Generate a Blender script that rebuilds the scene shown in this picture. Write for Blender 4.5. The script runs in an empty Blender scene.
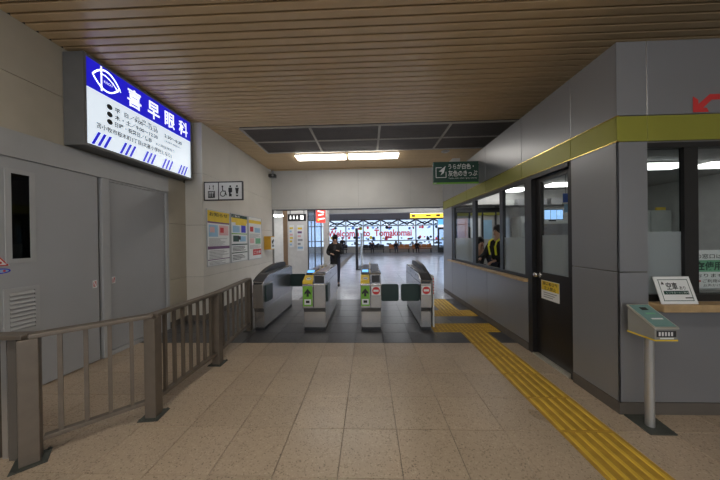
import bpy, bmesh, math, random
from mathutils import Vector, Matrix
random.seed(7)
S = bpy.context.scene
COL = S.collection
V = Vector

# ------------------------------------------------------------------ camera, world, exposure
CAM_H = 1.4448
YAW, PITCH, ROLL, FPX = 0.03434, -0.003576, 0.013725, 253.59
def add_camera():
    cd = bpy.data.cameras.new('camera'); co = bpy.data.objects.new('camera', cd); COL.objects.link(co)
    cd.sensor_width = 36.0; cd.sensor_fit = 'HORIZONTAL'; cd.lens = FPX / 720 * 36
    cd.clip_start = 0.05; cd.clip_end = 200
    f = V((-math.sin(YAW)*math.cos(PITCH), math.cos(YAW)*math.cos(PITCH), math.sin(PITCH)))
    r = V((math.cos(YAW), math.sin(YAW), 0)); d = -(r.cross(f))
    r2 = r*math.cos(ROLL) + d*math.sin(ROLL); d2 = -r*math.sin(ROLL) + d*math.cos(ROLL)
    m = Matrix((( r2.x, -d2.x, -f.x, 0), (r2.y, -d2.y, -f.y, 0), (r2.z, -d2.z, -f.z, CAM_H), (0, 0, 0, 1)))
    co.matrix_world = m
    S.camera = co
add_camera()
w = bpy.data.worlds.new('overcast_sky'); S.world = w; w.use_nodes = True
w.node_tree.nodes['Background'].inputs[0].default_value = (0.86, 0.92, 1.0, 1)
w.node_tree.nodes['Background'].inputs[1].default_value = 0.80
S.view_settings.view_transform = 'Standard'; S.view_settings.look = 'None'
S.view_settings.gamma = 1.0; S.view_settings.use_curve_mapping = False
S.view_settings.exposure = 0.95
LAMP = 6.6          # fluorescent diffusers of the concourse
HALL_LAMP = 9.0     # added unseen waiting hall lamps, and the lit corridor lamp
OFFICE_LAMP = 2.6   # office ceiling lamps
SIGN_GLOW = 0.36    # backlit clinic sign

# ------------------------------------------------------------------ materials
M = {}
def new_mat(name):
    m = bpy.data.materials.new(name); m.use_nodes = True; M[name] = m
    return m, m.node_tree, m.node_tree.nodes['Principled BSDF']
def plain(name, col, rough=0.5, metal=0.0, var=0.06, scale=6.0, bump=0.0, bscale=40.0, spec=0.5, coat=0.0, objvar=0.0):
    m, t, b = new_mat(name)
    n = t.nodes; L = t.links
    tc = n.new('ShaderNodeTexCoord')
    no = n.new('ShaderNodeTexNoise'); no.inputs['Scale'].default_value = scale; no.inputs['Detail'].default_value = 4
    L.new(tc.outputs['Object'], no.inputs['Vector'])
    mr = n.new('ShaderNodeMapRange'); mr.inputs[1].default_value = .3; mr.inputs[2].default_value = .7
    mr.inputs[3].default_value = 1 - var; mr.inputs[4].default_value = 1 + var
    L.new(no.outputs['Fac'], mr.inputs[0])
    val = mr.outputs[0]
    if objvar:
        oi = n.new('ShaderNodeObjectInfo'); m2 = n.new('ShaderNodeMapRange')
        m2.inputs[3].default_value = 1 - objvar; m2.inputs[4].default_value = 1 + objvar
        L.new(oi.outputs['Random'], m2.inputs[0])
        mu = n.new('ShaderNodeMath'); mu.operation = 'MULTIPLY'
        L.new(val, mu.inputs[0]); L.new(m2.outputs[0], mu.inputs[1]); val = mu.outputs[0]
    mx = n.new('ShaderNodeVectorMath'); mx.operation = 'SCALE'; mx.inputs[0].default_value = col[:3]
    L.new(val, mx.inputs['Scale']); L.new(mx.outputs[0], b.inputs['Base Color'])
    b.inputs['Roughness'].default_value = rough; b.inputs['Metallic'].default_value = metal
    b.inputs['Specular IOR Level'].default_value = spec; b.inputs['Coat Weight'].default_value = coat
    b.inputs['Coat Roughness'].default_value = 0.1
    if bump:
        n2 = n.new('ShaderNodeTexNoise'); n2.inputs['Scale'].default_value = bscale; n2.inputs['Detail'].default_value = 3
        L.new(tc.outputs['Object'], n2.inputs['Vector'])
        bp = n.new('ShaderNodeBump'); bp.inputs['Strength'].default_value = bump; bp.inputs['Distance'].default_value = .01
        L.new(n2.outputs['Fac'], bp.inputs['Height']); L.new(bp.outputs[0], b.inputs['Normal'])
    return m
def speckle(name, base, dark, light, rough, sc=90.0, objvar=.05, stain=.08, rv=.06):
    m, t, b = new_mat(name); n = t.nodes; L = t.links
    geo = n.new('ShaderNodeNewGeometry')
    vo = n.new('ShaderNodeTexVoronoi'); vo.inputs['Scale'].default_value = sc
    L.new(geo.outputs['Position'], vo.inputs['Vector'])
    rp = n.new('ShaderNodeValToRGB')
    e = rp.color_ramp.elements; e[0].position = 0.0; e[0].color = (*dark, 1); e[1].position = 1.0; e[1].color = (*light, 1)
    for p in (.16, .26): 
        q = e.new(p); q.color = (*base, 1)
    q = e.new(.85); q.color = (*base, 1)
    sep = n.new('ShaderNodeSeparateColor'); L.new(vo.outputs['Color'], sep.inputs[0]); L.new(sep.outputs[0], rp.inputs[0])
    no = n.new('ShaderNodeTexNoise'); no.inputs['Scale'].default_value = 1.7; no.inputs['Detail'].default_value = 5
    L.new(geo.outputs['Position'], no.inputs['Vector'])
    mr = n.new('ShaderNodeMapRange'); mr.inputs[1].default_value = .3; mr.inputs[2].default_value = .7
    mr.inputs[3].default_value = 1 - stain; mr.inputs[4].default_value = 1 + stain; L.new(no.outputs['Fac'], mr.inputs[0])
    oi = n.new('ShaderNodeObjectInfo'); m2 = n.new('ShaderNodeMapRange')
    m2.inputs[3].default_value = 1 - objvar; m2.inputs[4].default_value = 1 + objvar; L.new(oi.outputs['Random'], m2.inputs[0])
    mu = n.new('ShaderNodeMath'); mu.operation = 'MULTIPLY'; L.new(mr.outputs[0], mu.inputs[0]); L.new(m2.outputs[0], mu.inputs[1])
    vm = n.new('ShaderNodeVectorMath'); vm.operation = 'SCALE'; L.new(rp.outputs[0], vm.inputs[0]); L.new(mu.outputs[0], vm.inputs['Scale'])
    L.new(vm.outputs[0], b.inputs['Base Color'])
    m3 = n.new('ShaderNodeMapRange'); m3.inputs[1].default_value = .3; m3.inputs[2].default_value = .7
    m3.inputs[3].default_value = rough - rv; m3.inputs[4].default_value = rough + rv; L.new(no.outputs['Fac'], m3.inputs[0])
    L.new(m3.outputs[0], b.inputs['Roughness'])
    return m
def emit(name, col, st):
    m, t, b = new_mat(name)
    b.inputs['Base Color'].default_value = (*col, 1); b.inputs['Emission Color'].default_value = (*col, 1)
    b.inputs['Emission Strength'].default_value = st; b.inputs['Roughness'].default_value = .3
    return m
def glass(name, tint, frost=0.0, white=(.8, .85, .88)):
    m, t, b = new_mat(name); n = t.nodes; L = t.links
    out = n['Material Output']; n.remove(b)
    tr = n.new('ShaderNodeBsdfTransparent'); tr.inputs[0].default_value = (*tint, 1)
    gl = n.new('ShaderNodeBsdfGlossy'); gl.inputs['Roughness'].default_value = .02
    fr = n.new('ShaderNodeFresnel'); fr.inputs[0].default_value = 1.45
    mx = n.new('ShaderNodeMixShader'); ge = n.new('ShaderNodeNewGeometry'); iv = n.new('ShaderNodeMath'); iv.operation = 'SUBTRACT'; iv.inputs[0].default_value = 1.0; L.new(ge.outputs['Backfacing'], iv.inputs[1])
    mu = n.new('ShaderNodeMath'); mu.operation = 'MULTIPLY'; L.new(fr.outputs[0], mu.inputs[0]); L.new(iv.outputs[0], mu.inputs[1])
    L.new(mu.outputs[0], mx.inputs[0]); L.new(tr.outputs[0], mx.inputs[1]); L.new(gl.outputs[0], mx.inputs[2])
    last = mx
    if frost:
        tl = n.new('ShaderNodeBsdfTranslucent'); tl.inputs[0].default_value = (*white, 1)
        df = n.new('ShaderNodeBsdfDiffuse'); df.inputs[0].default_value = (*white, 1)
        m1 = n.new('ShaderNodeMixShader'); m1.inputs[0].default_value = .4; L.new(tl.outputs[0], m1.inputs[1]); L.new(df.outputs[0], m1.inputs[2])
        m2 = n.new('ShaderNodeMixShader'); m2.inputs[0].default_value = frost; L.new(mx.outputs[0], m2.inputs[1]); L.new(m1.outputs[0], m2.inputs[2])
        last = m2
    L.new(last.outputs[0], out.inputs['Surface'])
    return m
speckle('floor_beige', (.40, .315, .228), (.20, .155, .11), (.48, .39, .29), .33, sc=130)
speckle('floor_dark', (.050, .051, .056), (.028, .028, .031), (.085, .085, .09), .30, sc=70, objvar=.12, stain=.04, rv=.012)
speckle('floor_hall', (.52, .54, .60), (.38, .39, .44), (.62, .64, .72), .16, sc=40, objvar=.03, rv=.015)
plain('grout', (.10, .085, .07), .8, var=.1)
plain('grout_dark', (.015, .015, .016), .8)
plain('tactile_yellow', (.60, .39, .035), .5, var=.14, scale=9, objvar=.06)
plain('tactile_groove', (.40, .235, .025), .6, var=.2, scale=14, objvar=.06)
plain('ceiling_slat', (.66, .475, .27), .27, var=.03, objvar=.04)
plain('ceiling_void', (.05, .04, .03), .9)
plain('wall_beige', (.46, .415, .33), .65, var=.03, bump=.03, bscale=120)
plain('wall_white', (.60, .57, .51), .55, var=.045, scale=2.2, bump=.02, objvar=.02)
plain('wall_core', (.16, .15, .13), .85)
plain('base_brown', (.11, .095, .08), .6)
plain('door_grey', (.365, .372, .385), .42, var=.03, scale=2)
plain('door_grey_trim', (.40, .405, .41), .38, var=.03)
plain('black_gap', (.012, .012, .012), .7)
plain('office_panel', (.25, .255, .27), .30, metal=.35, var=.03, scale=1.5, objvar=.03)
plain('office_olive', (.26, .255, .035), .38, metal=.15, var=.03)
plain('brass_trim', (.65, .50, .16), .22, metal=.9)
plain('chrome', (.75, .74, .72), .15, metal=1.0, var=.02)
plain('frame_black', (.012, .012, .013), .35, var=.1)
plain('door_black', (.018, .016, .016), .32)
plain('sill_wood', (.44, .30, .15), .42, var=.16, scale=14)
plain('base_grey', (.09, .088, .085), .5)
plain('rail_steel', (.185, .155, .125), .44, metal=.5, var=.07, scale=12)
plain('rail_steel_bright', (.62, .62, .64), .28, metal=.85, var=.05)
plain('plate_dark', (.055, .06, .052), .6, var=.2, scale=20)
plain('gate_steel', (.43, .42, .41), .27, metal=.9, var=.05, scale=7)
plain('gate_side', (.40, .40, .42), .24, metal=.85, var=.05)
plain('gate_black', (.02, .021, .024), .4, var=.1)
plain('gate_top', (.045, .047, .055), .3, var=.1)
plain('flap_green', (.002, .022, .018), .35, var=.1)
plain('white_plastic', (.72, .72, .70), .4, var=.02)
plain('print_white', (.74, .75, .74), .5, var=.02)
plain('print_black', (.02, .02, .02), .6)
plain('print_red', (.55, .03, .03), .5)
plain('print_blue', (.02, .02, .55), .4)
plain('print_yellow', (.78, .55, .03), .5)
plain('print_green', (.008, .055, .038), .5)
plain('print_mint', (.16, .42, .25), .5)
plain('print_lime', (.16, .40, .035), .45)
plain('print_grey', (.30, .30, .31), .5)
plain('print_lightblue', (.30, .50, .68), .5)
plain('print_pink', (.70, .42, .42), .5)
plain('print_purple', (.16, .07, .17), .5)
plain('screen_blue', (.05, .13, .5), .2)
plain('sign_box', (.15, .15, .15), .45)
plain('alu', (.52, .53, .53), .35, metal=.7)
plain('bench_orange', (.60, .22, .05), .5)
plain('bench_brown', (.25, .16, .09), .5)
plain('skin', (.48, .29, .21), .55, var=.04)
plain('coat_black', (.011, .011, .013), .85, var=.2, bump=.2, bscale=60)
plain('cloth_navy', (.02, .024, .045), .8, var=.15)
plain('cloth_grey', (.06, .06, .065), .8)
plain('cloth_jeans', (.07, .10, .15), .85)
plain('cloth_red', (.25, .03, .03), .8)
plain('shoe_black', (.012, .012, .012), .5)
plain('hair_black', (.010, .009, .009), .5)
plain('vest_yellow', (.72, .72, .03), .5)
plain('orange_box', (.66, .36, .03), .45)
plain('reader_teal', (.16, .28, .26), .45, var=.05)
plain('reader_grey', (.27, .27, .25), .5)
plain('rim_metal', (.62, .60, .52), .35, metal=.6)
plain('office_inner', (.40, .40, .39), .7)
plain('office_ceil', (.36, .36, .36), .8)
plain('cabinet_grey', (.46, .47, .45), .5)
plain('grille_dark', (.15, .13, .118), .6)
plain('grille_frame', (.44, .40, .34), .45)
plain('hall_ceiling', (.16, .13, .12), .7)
plain('hall_frame', (.24, .25, .27), .4, metal=.3)
plain('wall_header', (.50, .497, .485), .55, var=.04, scale=2.2)
plain('hall_wall', (.62, .60, .56), .6)
emit('lamp_diffuser', (1.0, .955, .88), LAMP)
emit('lamp_diffuser_fill', (1.0, .955, .88), LAMP*1.5)  # stronger glow for the added fill lamps out of view
emit('hall_lamp', (.95, .97, 1.0), HALL_LAMP)
emit('office_lamp', (1.0, .99, .96), OFFICE_LAMP)
emit('sign_lit', (.80, .90, 1.0), SIGN_GLOW)
emit('sign_lit_blue', (.006, .005, .33), .75)
emit('sign_lit_letter', (.92, .96, 1.0), .5)
emit('red_lit', (.85, .09, .07), .55)
emit('yellow_lit', (.95, .62, .05), .75)
emit('blue_lit', (.12, .42, .85), .7)
emit('white_lit', (.95, .95, .92), .8)
emit('monitor', (.25, .45, .75), .7)
def film(name, col):
    m, t, b = new_mat(name); n = t.nodes; L = t.links; n.remove(b)
    tl = n.new('ShaderNodeBsdfTranslucent'); tl.inputs[0].default_value = (*col, 1); df = n.new('ShaderNodeBsdfDiffuse'); df.inputs[0].default_value = (*col, 1)
    mx = n.new('ShaderNodeMixShader'); mx.inputs[0].default_value = .35; L.new(tl.outputs[0], mx.inputs[1]); L.new(df.outputs[0], mx.inputs[2]); L.new(mx.outputs[0], n['Material Output'].inputs['Surface'])
film('film_red', (.90, .10, .12)); film('film_yellow', (.85, .6, .08)); film('film_blue', (.2, .35, .75))
glass('glass_clear', (.93, .95, .95))
glass('glass_tint', (.78, .82, .82))
glass('glass_frost', (.9, .95, .95), frost=.45, white=(.62,.66,.68))
glass('glass_hall', (.82, .90, 1.0), frost=.12, white=(.85, .92, 1.0))
glass('glass_dark', (.10, .10, .11))

# ------------------------------------------------------------------ mesh helpers
class MB:
    def __init__(s): s.v = []; s.f = []
    def add(s, vs, fs):
        o = len(s.v); s.v += [tuple(p) for p in vs]; s.f += [tuple(i + o for i in f) for f in fs]; return s
    def box(s, x0, x1, y0, y1, z0, z1):
        return s.add([(x0,y0,z0),(x1,y0,z0),(x1,y1,z0),(x0,y1,z0),(x0,y0,z1),(x1,y0,z1),(x1,y1,z1),(x0,y1,z1)],
              [(0,3,2,1),(4,5,6,7),(0,1,5,4),(1,2,6,5),(2,3,7,6),(3,0,4,7)])
    def prism_x(s, prof, x0, x1):          # profile in (y, z), extruded along x
        n = len(prof); a = sum(prof[i][0]*prof[(i+1)%n][1] - prof[(i+1)%n][0]*prof[i][1] for i in range(n))
        if a < 0: prof = prof[::-1]
        vs = [(x0,y,z) for y,z in prof] + [(x1,y,z) for y,z in prof]
        fs = [tuple(range(n-1,-1,-1)), tuple(range(n,2*n))] + [(i,(i+1)%n,n+(i+1)%n,n+i) for i in range(n)]
        return s.add(vs, fs)
    def bar(s, a, b, wx, wz):              # rectangular bar from a to b (horizontal-ish)
        a = V(a); b = V(b); d = (b-a).normalized(); up = V((0,0,1)); r = d.cross(up).normalized()*wx/2; u = r.cross(d).normalized()*wz/2
        vs = [a-r-u, a+r-u, a+r+u, a-r+u, b-r-u, b+r-u, b+r+u, b-r+u]
        return s.add(vs, [(0,1,2,3),(7,6,5,4),(0,4,5,1),(1,5,6,2),(2,6,7,3),(3,7,4,0)])
    def post(s, cx, cy, wx, wy, z0, z1, rz=0.0):
        c, q = math.cos(rz), math.sin(rz)
        P = [(-wx/2,-wy/2),(wx/2,-wy/2),(wx/2,wy/2),(-wx/2,wy/2)]
        P = [(cx+x*c-y*q, cy+x*q+y*c) for x,y in P]
        return s.add([(x,y,z0) for x,y in P]+[(x,y,z1) for x,y in P], [(0,3,2,1),(4,5,6,7),(0,1,5,4),(1,2,6,5),(2,3,7,6),(3,0,4,7)])
    def cyl(s, a, b, r, n=16, r2=None):
        a = V(a); b = V(b); r2 = r if r2 is None else r2
        d = (b-a).normalized(); t = V((0,0,1)) if abs(d.z) < .9 else V((1,0,0))
        u = d.cross(t).normalized(); w_ = d.cross(u)
        vs = [a+(u*math.cos(k*2*math.pi/n)+w_*math.sin(k*2*math.pi/n))*r for k in range(n)] + [b+(u*math.cos(k*2*math.pi/n)+w_*math.sin(k*2*math.pi/n))*r2 for k in range(n)]
        return s.add(vs, [tuple(range(n-1,-1,-1)), tuple(range(n,2*n))] + [(i,(i+1)%n,n+(i+1)%n,n+i) for i in range(n)])
    def ball(s, c, rx, ry=None, rz=None, n=12, m=8):
        ry = ry or rx; rz = rz or rx; c = V(c); vs = [c+V((0,0,rz))]; fs = []
        for j in range(1, m):
            t = math.pi*j/m
            vs += [c+V((rx*math.sin(t)*math.cos(2*math.pi*i/n), ry*math.sin(t)*math.sin(2*math.pi*i/n), rz*math.cos(t))) for i in range(n)]
        vs.append(c-V((0,0,rz)))
        for i in range(n): fs.append((0, 1+i, 1+(i+1)%n))
        for j in range(m-2):
            for i in range(n):
                p = 1+j*n; fs.append((p+i, p+n+i, p+n+(i+1)%n, p+(i+1)%n))
        p = 1+(m-2)*n; e = len(vs)-1
        for i in range(n): fs.append((p+i, e, p+(i+1)%n))
        return s.add(vs, fs)
    def build(s, name, mat, parent=None, bevel=0.0, smooth=False, seg=2, loc=None):
        me = bpy.data.meshes.new(name); me.from_pydata(s.v, [], s.f); me.update()
        if bevel or smooth:
            bm = bmesh.new(); bm.from_mesh(me)
            bmesh.ops.recalc_face_normals(bm, faces=bm.faces)
            if bevel: bmesh.ops.bevel(bm, geom=list(bm.edges), offset=bevel, segments=seg, affect='EDGES', profile=.5, clamp_overlap=True)
            bm.to_mesh(me); bm.free()
            if smooth:
                for p in me.polygons: p.use_smooth = True
                me.set_sharp_from_angle(angle=math.radians(40))
        me.materials.append(M[mat])
        return link(name, me, parent, loc)
def link(name, me, parent=None, loc=None):
    o = bpy.data.objects.new(name, me); COL.objects.link(o)
    if loc is not None: o.location = loc
    if parent is not None:
        o.parent = parent; o.matrix_parent_inverse = PINV(parent)
    return o
def world_of(p):
    b = Matrix.Translation(p.location) @ p.rotation_euler.to_matrix().to_4x4()
    return world_of(p.parent) @ p.matrix_parent_inverse @ b if p.parent else b
def PINV(p): return world_of(p).inverted()
def thing(name, label, cat, loc=(0,0,0), group=None, kind=None):
    o = bpy.data.objects.new(name, None); COL.objects.link(o); o.location = loc; o.empty_display_size = .1
    o['label'] = label; o['category'] = cat
    if group: o['group'] = group
    if kind: o['kind'] = kind
    return o
def tag(o, label, cat, group=None):
    o['label'] = label; o['category'] = cat
    if group: o['group'] = group
    return o
def struct(o, label=None, cat=None):
    o['kind'] = 'structure'
    if label: o['label'] = label
    if cat: o['category'] = cat
    return o
def B(name, mat, parent, *b, bevel=0.0):
    return MB().box(*b).build(name, mat, parent, bevel=bevel)

# flat print: a frame maps (right, up) metres on a surface to the world
class Frame:
    def __init__(s, o, r, u): s.o = V(o); s.r = V(r).normalized(); s.u = V(u).normalized(); s.n = s.r.cross(s.u)
    def p(s, x, y, d=0.0): return s.o + s.r*x + s.u*y + s.n*d
def flat(fr, polys, name, mat, parent, d=.0015):
    me_v = []; me_f = []
    for poly in polys:
        a = sum(poly[i][0]*poly[(i+1)%len(poly)][1]-poly[(i+1)%len(poly)][0]*poly[i][1] for i in range(len(poly)))
        if a < 0: poly = poly[::-1]
        o = len(me_v); me_v += [fr.p(x, y, d) for x, y in poly]; me_f.append(tuple(range(o, o+len(poly))))
    m = MB(); m.add(me_v, me_f); return m.build(name, mat, parent)
def rect(x0, x1, y0, y1): return [(x0,y0),(x1,y0),(x1,y1),(x0,y1)]
def disc(cx, cy, r, n=20, ry=None): return [(cx+r*math.cos(2*math.pi*k/n), cy+(ry or r)*math.sin(2*math.pi*k/n)) for k in range(n)]
def stroke(pts, wd):
    out = []
    for (x0,y0),(x1,y1) in zip(pts[:-1], pts[1:]):
        L = math.hypot(x1-x0, y1-y0) or 1e-6; nx, ny = -(y1-y0)/L*wd/2, (x1-x0)/L*wd/2; ex, ey = (x1-x0)/L*wd*.25, (y1-y0)/L*wd*.25
        out.append([(x0+nx-ex,y0+ny-ey),(x0-nx-ex,y0-ny-ey),(x1-nx+ex,y1-ny+ey),(x1+nx+ex,y1+ny+ey)])
    return out
def arc(cx, cy, rx, ry, a0, a1, n=14): return [(cx+rx*math.cos(math.radians(a0+(a1-a0)*k/n)), cy+ry*math.sin(math.radians(a0+(a1-a0)*k/n))) for k in range(n+1)]
def text(fr, s, x0, y0, wd, ht, name, mat, parent, bold=.0, d=.002):
    cu = bpy.data.curves.new('lettering', 'FONT'); cu.body = s; cu.size = 1; cu.resolution_u = 3; cu.offset = bold; cu.fill_mode = 'FRONT'
    to = bpy.data.objects.new('lettering_source', cu); COL.objects.link(to)
    dg = bpy.context.evaluated_depsgraph_get()
    me = bpy.data.meshes.new_from_object(to.evaluated_get(dg))
    bpy.data.objects.remove(to); bpy.data.curves.remove(cu)
    if not me.vertices: return None
    xs = [v.co.x for v in me.vertices]; ys = [v.co.y for v in me.vertices]
    ax, bx, ay, by = min(xs), max(xs), min(ys), max(ys)
    for v in me.vertices:
        X = x0 + (v.co.x-ax)/(bx-ax)*wd; Y = y0 + (v.co.y-ay)/(by-ay)*ht
        v.co = fr.p(X, Y, d)
    me.materials.clear(); me.materials.append(M[mat]); me.name = name
    return link(name, me, parent)

# ------------------------------------------------------------------ floor
XL, XR, ZC, YB, OY_, PX_ = -3.35, 7.0, 3.60, 7.80, 2.115, -3.0
G = .40
GX, GY = -.610, 1.925
floor = struct(B('floor', 'grout', None, XL-.1, XR, -6, 3.53, -.12, -.006), 'speckled beige square tile floor of the station concourse', 'floor')
def tile_mesh(name, sx, sy, mat, h=.012, gap=.003):
    m = MB(); a, b = sx/2-gap/2, sy/2-gap/2; c = .0022
    m.add([(-a,-b,-h),(a,-b,-h),(a,b,-h),(-a,b,-h),(-a,-b,-c),(a,-b,-c),(a,b,-c),(-a,b,-c),(-a+c,-b+c,0),(a-c,-b+c,0),(a-c,b-c,0),(-a+c,b-c,0)],
          [(0,3,2,1),(0,1,5,4),(1,2,6,5),(2,3,7,6),(3,0,4,7),(4,5,9,8),(5,6,10,9),(6,7,11,10),(7,4,8,11),(8,9,10,11)])
    me = bpy.data.meshes.new(name); me.from_pydata(m.v, [], m.f); me.update(); me.materials.append(M[mat]); return me
tm = {}
def put_tile(parent, x0, x1, y0, y1, mat, name='tile'):
    k = (round(x1-x0,4), round(y1-y0,4), mat)
    if k not in tm: tm[k] = tile_mesh('floor_tile', x1-x0, y1-y0, mat)
    link(name, tm[k], parent, ((x0+x1)/2, (y0+y1)/2, 0))
TAC0, TAC1 = GX+5*G, GX+6*G
for j in range(-4, 4):
    for i in range(-7, 13):
        x0, x1 = GX+i*G, GX+(i+1)*G
        if i == 5: continue
        x0 = max(x0, XL)
        put_tile(floor, x0, x1, GY+j*G, GY+(j+1)*G, 'floor_beige')
# dark stone strip under the gates
fd = struct(B('floor', 'grout_dark', None, -3.36, 2.2, 3.53, 6.07, -.12, -.006), 'dark grey stone floor strip under the ticket gates', 'floor')
DX = [-3.32] + [GX+i*G for i in range(-6, 7)] + [2.15]
DY = [3.525+.4*k for k in range(6)] + [6.07]
TX0, TX1 = GX+5*G, GX+6*G
def covered(cx, cy):
    if 1.19 < cx < 1.99 and 3.93 < cy < 4.33: return True
    return False
yellow_cells = []
for a, b in zip(DX[:-1], DX[1:]):
    for c, d in zip(DY[:-1], DY[1:]):
        k = round((a-GX)/G); r = round((c-3.525)/.4)
        y_ = (k == 5 and r in (0,)) or (r in (1,) and k in (4, 5)) or (r == 3 and k == 5) or (r >= 4 and k == 5)
        if y_: yellow_cells.append((a, b, c, d, 'dot' if r in (1, 3) else 'bar')); continue
        if r == 1 and k == 6 or (r == 3 and k in (4, 6)): yellow_cells.append((a, b if k != 6 else 2.0, c, d, 'dot')); continue
        put_tile(fd, a, b, c, d, 'floor_dark')
# waiting hall floor
HX0, HX1, HY1 = -11.0, 11.0, 27.2
fh = struct(B('floor', 'floor_hall', None, HX0, HX1, 6.07, HY1+1.5, -.12, -.006), 'pale grey polished tile floor of the waiting hall', 'floor')
for j in range(9):
    for i in range(-6, 4):
        put_tile(fh, -.05+i*.6, -.05+(i+1)*.6, 6.07+j*.6, 6.07+(j+1)*.6, 'floor_hall')
B('border_strip', 'base_brown', fh, -1.72, -1.42, 6.10, 26, -.004, .0006)

# tactile paving
tac = thing('tactile_paving', 'yellow ribbed tactile paving strip running along the ticket office', 'paving', (1.6, 2, 0))
def tactile_mesh(kind, sx, sy):
    m = MB(); a, b = sx/2-.002, sy/2-.002
    m.box(-a, a, -b, b, -.010, .001)
    if kind == 'bar':
        n = 5
        for k in range(n):
            c = -a + (k+.5)*2*a/n; wd = .0165; L = b-.010
            m.add([(c-wd,-L,.001),(c+wd,-L,.001),(c+wd,L,.001),(c-wd,L,.001),(c-wd*.6,-L+.006,.006),(c+wd*.6,-L+.006,.006),(c+wd*.6,L-.006,.006),(c-wd*.6,L-.006,.006)],
                  [(4,5,6,7),(0,1,5,4),(1,2,6,5),(2,3,7,6),(3,0,4,7)])
    else:
        for p in range(6):
            for q in range(6):
                x, y, r = -a+(p+.5)*2*a/6, -b+(q+.5)*2*b/6, .016
                vs = [(x+r*math.cos(t*math.pi/3), y+r*math.sin(t*math.pi/3), .001) for t in range(6)] + [(x+.6*r*math.cos(t*math.pi/3), y+.6*r*math.sin(t*math.pi/3), .006) for t in range(6)]
                m.add(vs, [tuple(range(6,12))] + [(t,(t+1)%6,6+(t+1)%6,6+t) for t in range(6)])
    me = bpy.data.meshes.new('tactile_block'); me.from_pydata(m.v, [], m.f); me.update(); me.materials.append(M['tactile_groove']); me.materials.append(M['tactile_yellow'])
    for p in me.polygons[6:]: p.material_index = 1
    return me
tbm = {}
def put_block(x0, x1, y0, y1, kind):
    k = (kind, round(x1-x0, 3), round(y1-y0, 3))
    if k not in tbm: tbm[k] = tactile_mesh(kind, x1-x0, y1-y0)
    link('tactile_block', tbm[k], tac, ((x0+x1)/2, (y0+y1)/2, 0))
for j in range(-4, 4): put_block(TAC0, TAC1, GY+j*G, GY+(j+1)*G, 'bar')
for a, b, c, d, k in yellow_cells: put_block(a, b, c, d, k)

# ------------------------------------------------------------------ ceiling
ceil = struct(B('ceiling', 'ceiling_void', None, XL-.1, XR, -6, YB, ZC+.040, ZC+.12), 'beige slatted metal ceiling of the concourse', 'ceiling')
PITCH_S = .1035
SEAM = -3.02
slat_m = {}
def slat(x0, x1, y):
    k = (round(x0,3), round(x1,3))
    if k not in slat_m:
        L = (x1-x0)/2-.002; b = PITCH_S/2-.010; m = MB()
        prof = [(-b,.022),(-b,.004),(-b+.005,0),(b-.005,0),(b,.004),(b,.022)]
        m.prism_x(prof, -L, L)
        me = bpy.data.meshes.new('slat'); me.from_pydata(m.v, [], m.f); me.update(); me.materials.append(M['ceiling_slat']); slat_m[k] = me
    link('slat', slat_m[k], ceil, ((x0+x1)/2, y, ZC))
GR = dict(x0=-2.45, x1=2.93, y0=4.82, y1=6.19)
y = 1.29
while y < YB-.11:
    slat(XL, SEAM, y)
    if GR['y0']-.05 < y < GR['y1']+.05: slat(SEAM, GR['x0']-.005, y); slat(GR['x1']+.005, XR, y)
    else: slat(SEAM, XR, y)
    y += PITCH_S
m = MB(); y = 1.29-PITCH_S
while y > -6:
    m.box(XL, XR, y-PITCH_S/2+.006, y+PITCH_S/2-.006, ZC, ZC+.016); y -= PITCH_S
o = m.build('slat_rows', 'ceiling_slat', ceil); o['kind'] = 'stuff'
B('edge_trim', 'ceiling_slat', ceil, PX_, XR, YB-.06, YB-.001, ZC-.004, ZC+.03)
# return-air grille set into the ceiling
gr = thing('ceiling_grille', 'dark ventilation grille of eight panels in a pale frame, set in the ceiling', 'grille', (0, 5.5, ZC-.004))
xs = [GR['x0'] + 1.345*k for k in range(5)]; ys = [GR['y0'], 5.505, GR['y1']]
for x in xs: B('frame_bar', 'grille_frame', gr, x-.022, x+.022, ys[0]-.022, ys[2]+.022, ZC-.008, ZC+.012)
for yy in ys: 
    for a, b in zip(xs[:-1], xs[1:]): B('frame_bar', 'grille_frame', gr, a+.022, b-.022, yy-.022, yy+.022, ZC-.008, ZC+.012)
for a, b in zip(xs[:-1], xs[1:]):
    for c, d in zip(ys[:-1], ys[1:]):
        m = MB(); m.box(a+.022, b-.022, c+.022, d-.022, ZC+.010, ZC+.014)
        n = 40
        for k in range(n):
            x = a+.03+(b-a-.06)*(k+.5)/n; m.box(x-.006, x+.006, c+.022, d-.022, ZC-.001, ZC+.010)
        for k in range(5):
            y_ = c+.03+(d-c-.06)*(k+.5)/5; m.box(a+.022, b-.022, y_-.004, y_+.004, ZC-.003, ZC-.001)
        m.build('grille_panel', 'grille_dark', gr)
# fluorescent fixtures
def ceiling_lamp(x0, x1, y0, y1, label, mat='lamp_diffuser', z=ZC, drop=.055, group='fluorescent ceiling lamps'):
    t = thing('ceiling_lamp', label, 'lamp', ((x0+x1)/2, (y0+y1)/2, z), group)
    B('housing', 'white_plastic', t, x0, x1, y0, y1, z-.025, z-.001)
    B('diffuser', mat, t, x0+.012, x1-.012, y0+.012, y1-.012, z-drop, z-.0255, bevel=.008)
    return t
ceiling_lamp(-1.84, -.555, 6.33, 6.70, 'left one of two lit fluorescent lamps behind the ceiling grille')
ceiling_lamp(-.495, .79, 6.33, 6.70, 'right one of two lit fluorescent lamps behind the ceiling grille')
ceiling_lamp(-1.84, -.535, -.10, .27, 'added fill lamp, unseen on the ceiling above the viewer, nearer the steel doors', 'lamp_diffuser_fill')  # unseen pair added to brighten the near floor and ceiling
ceiling_lamp(-.515, .79, -.10, .27, 'added fill lamp, unseen on the ceiling above the viewer, nearer the tactile strip', 'lamp_diffuser_fill')
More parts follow.
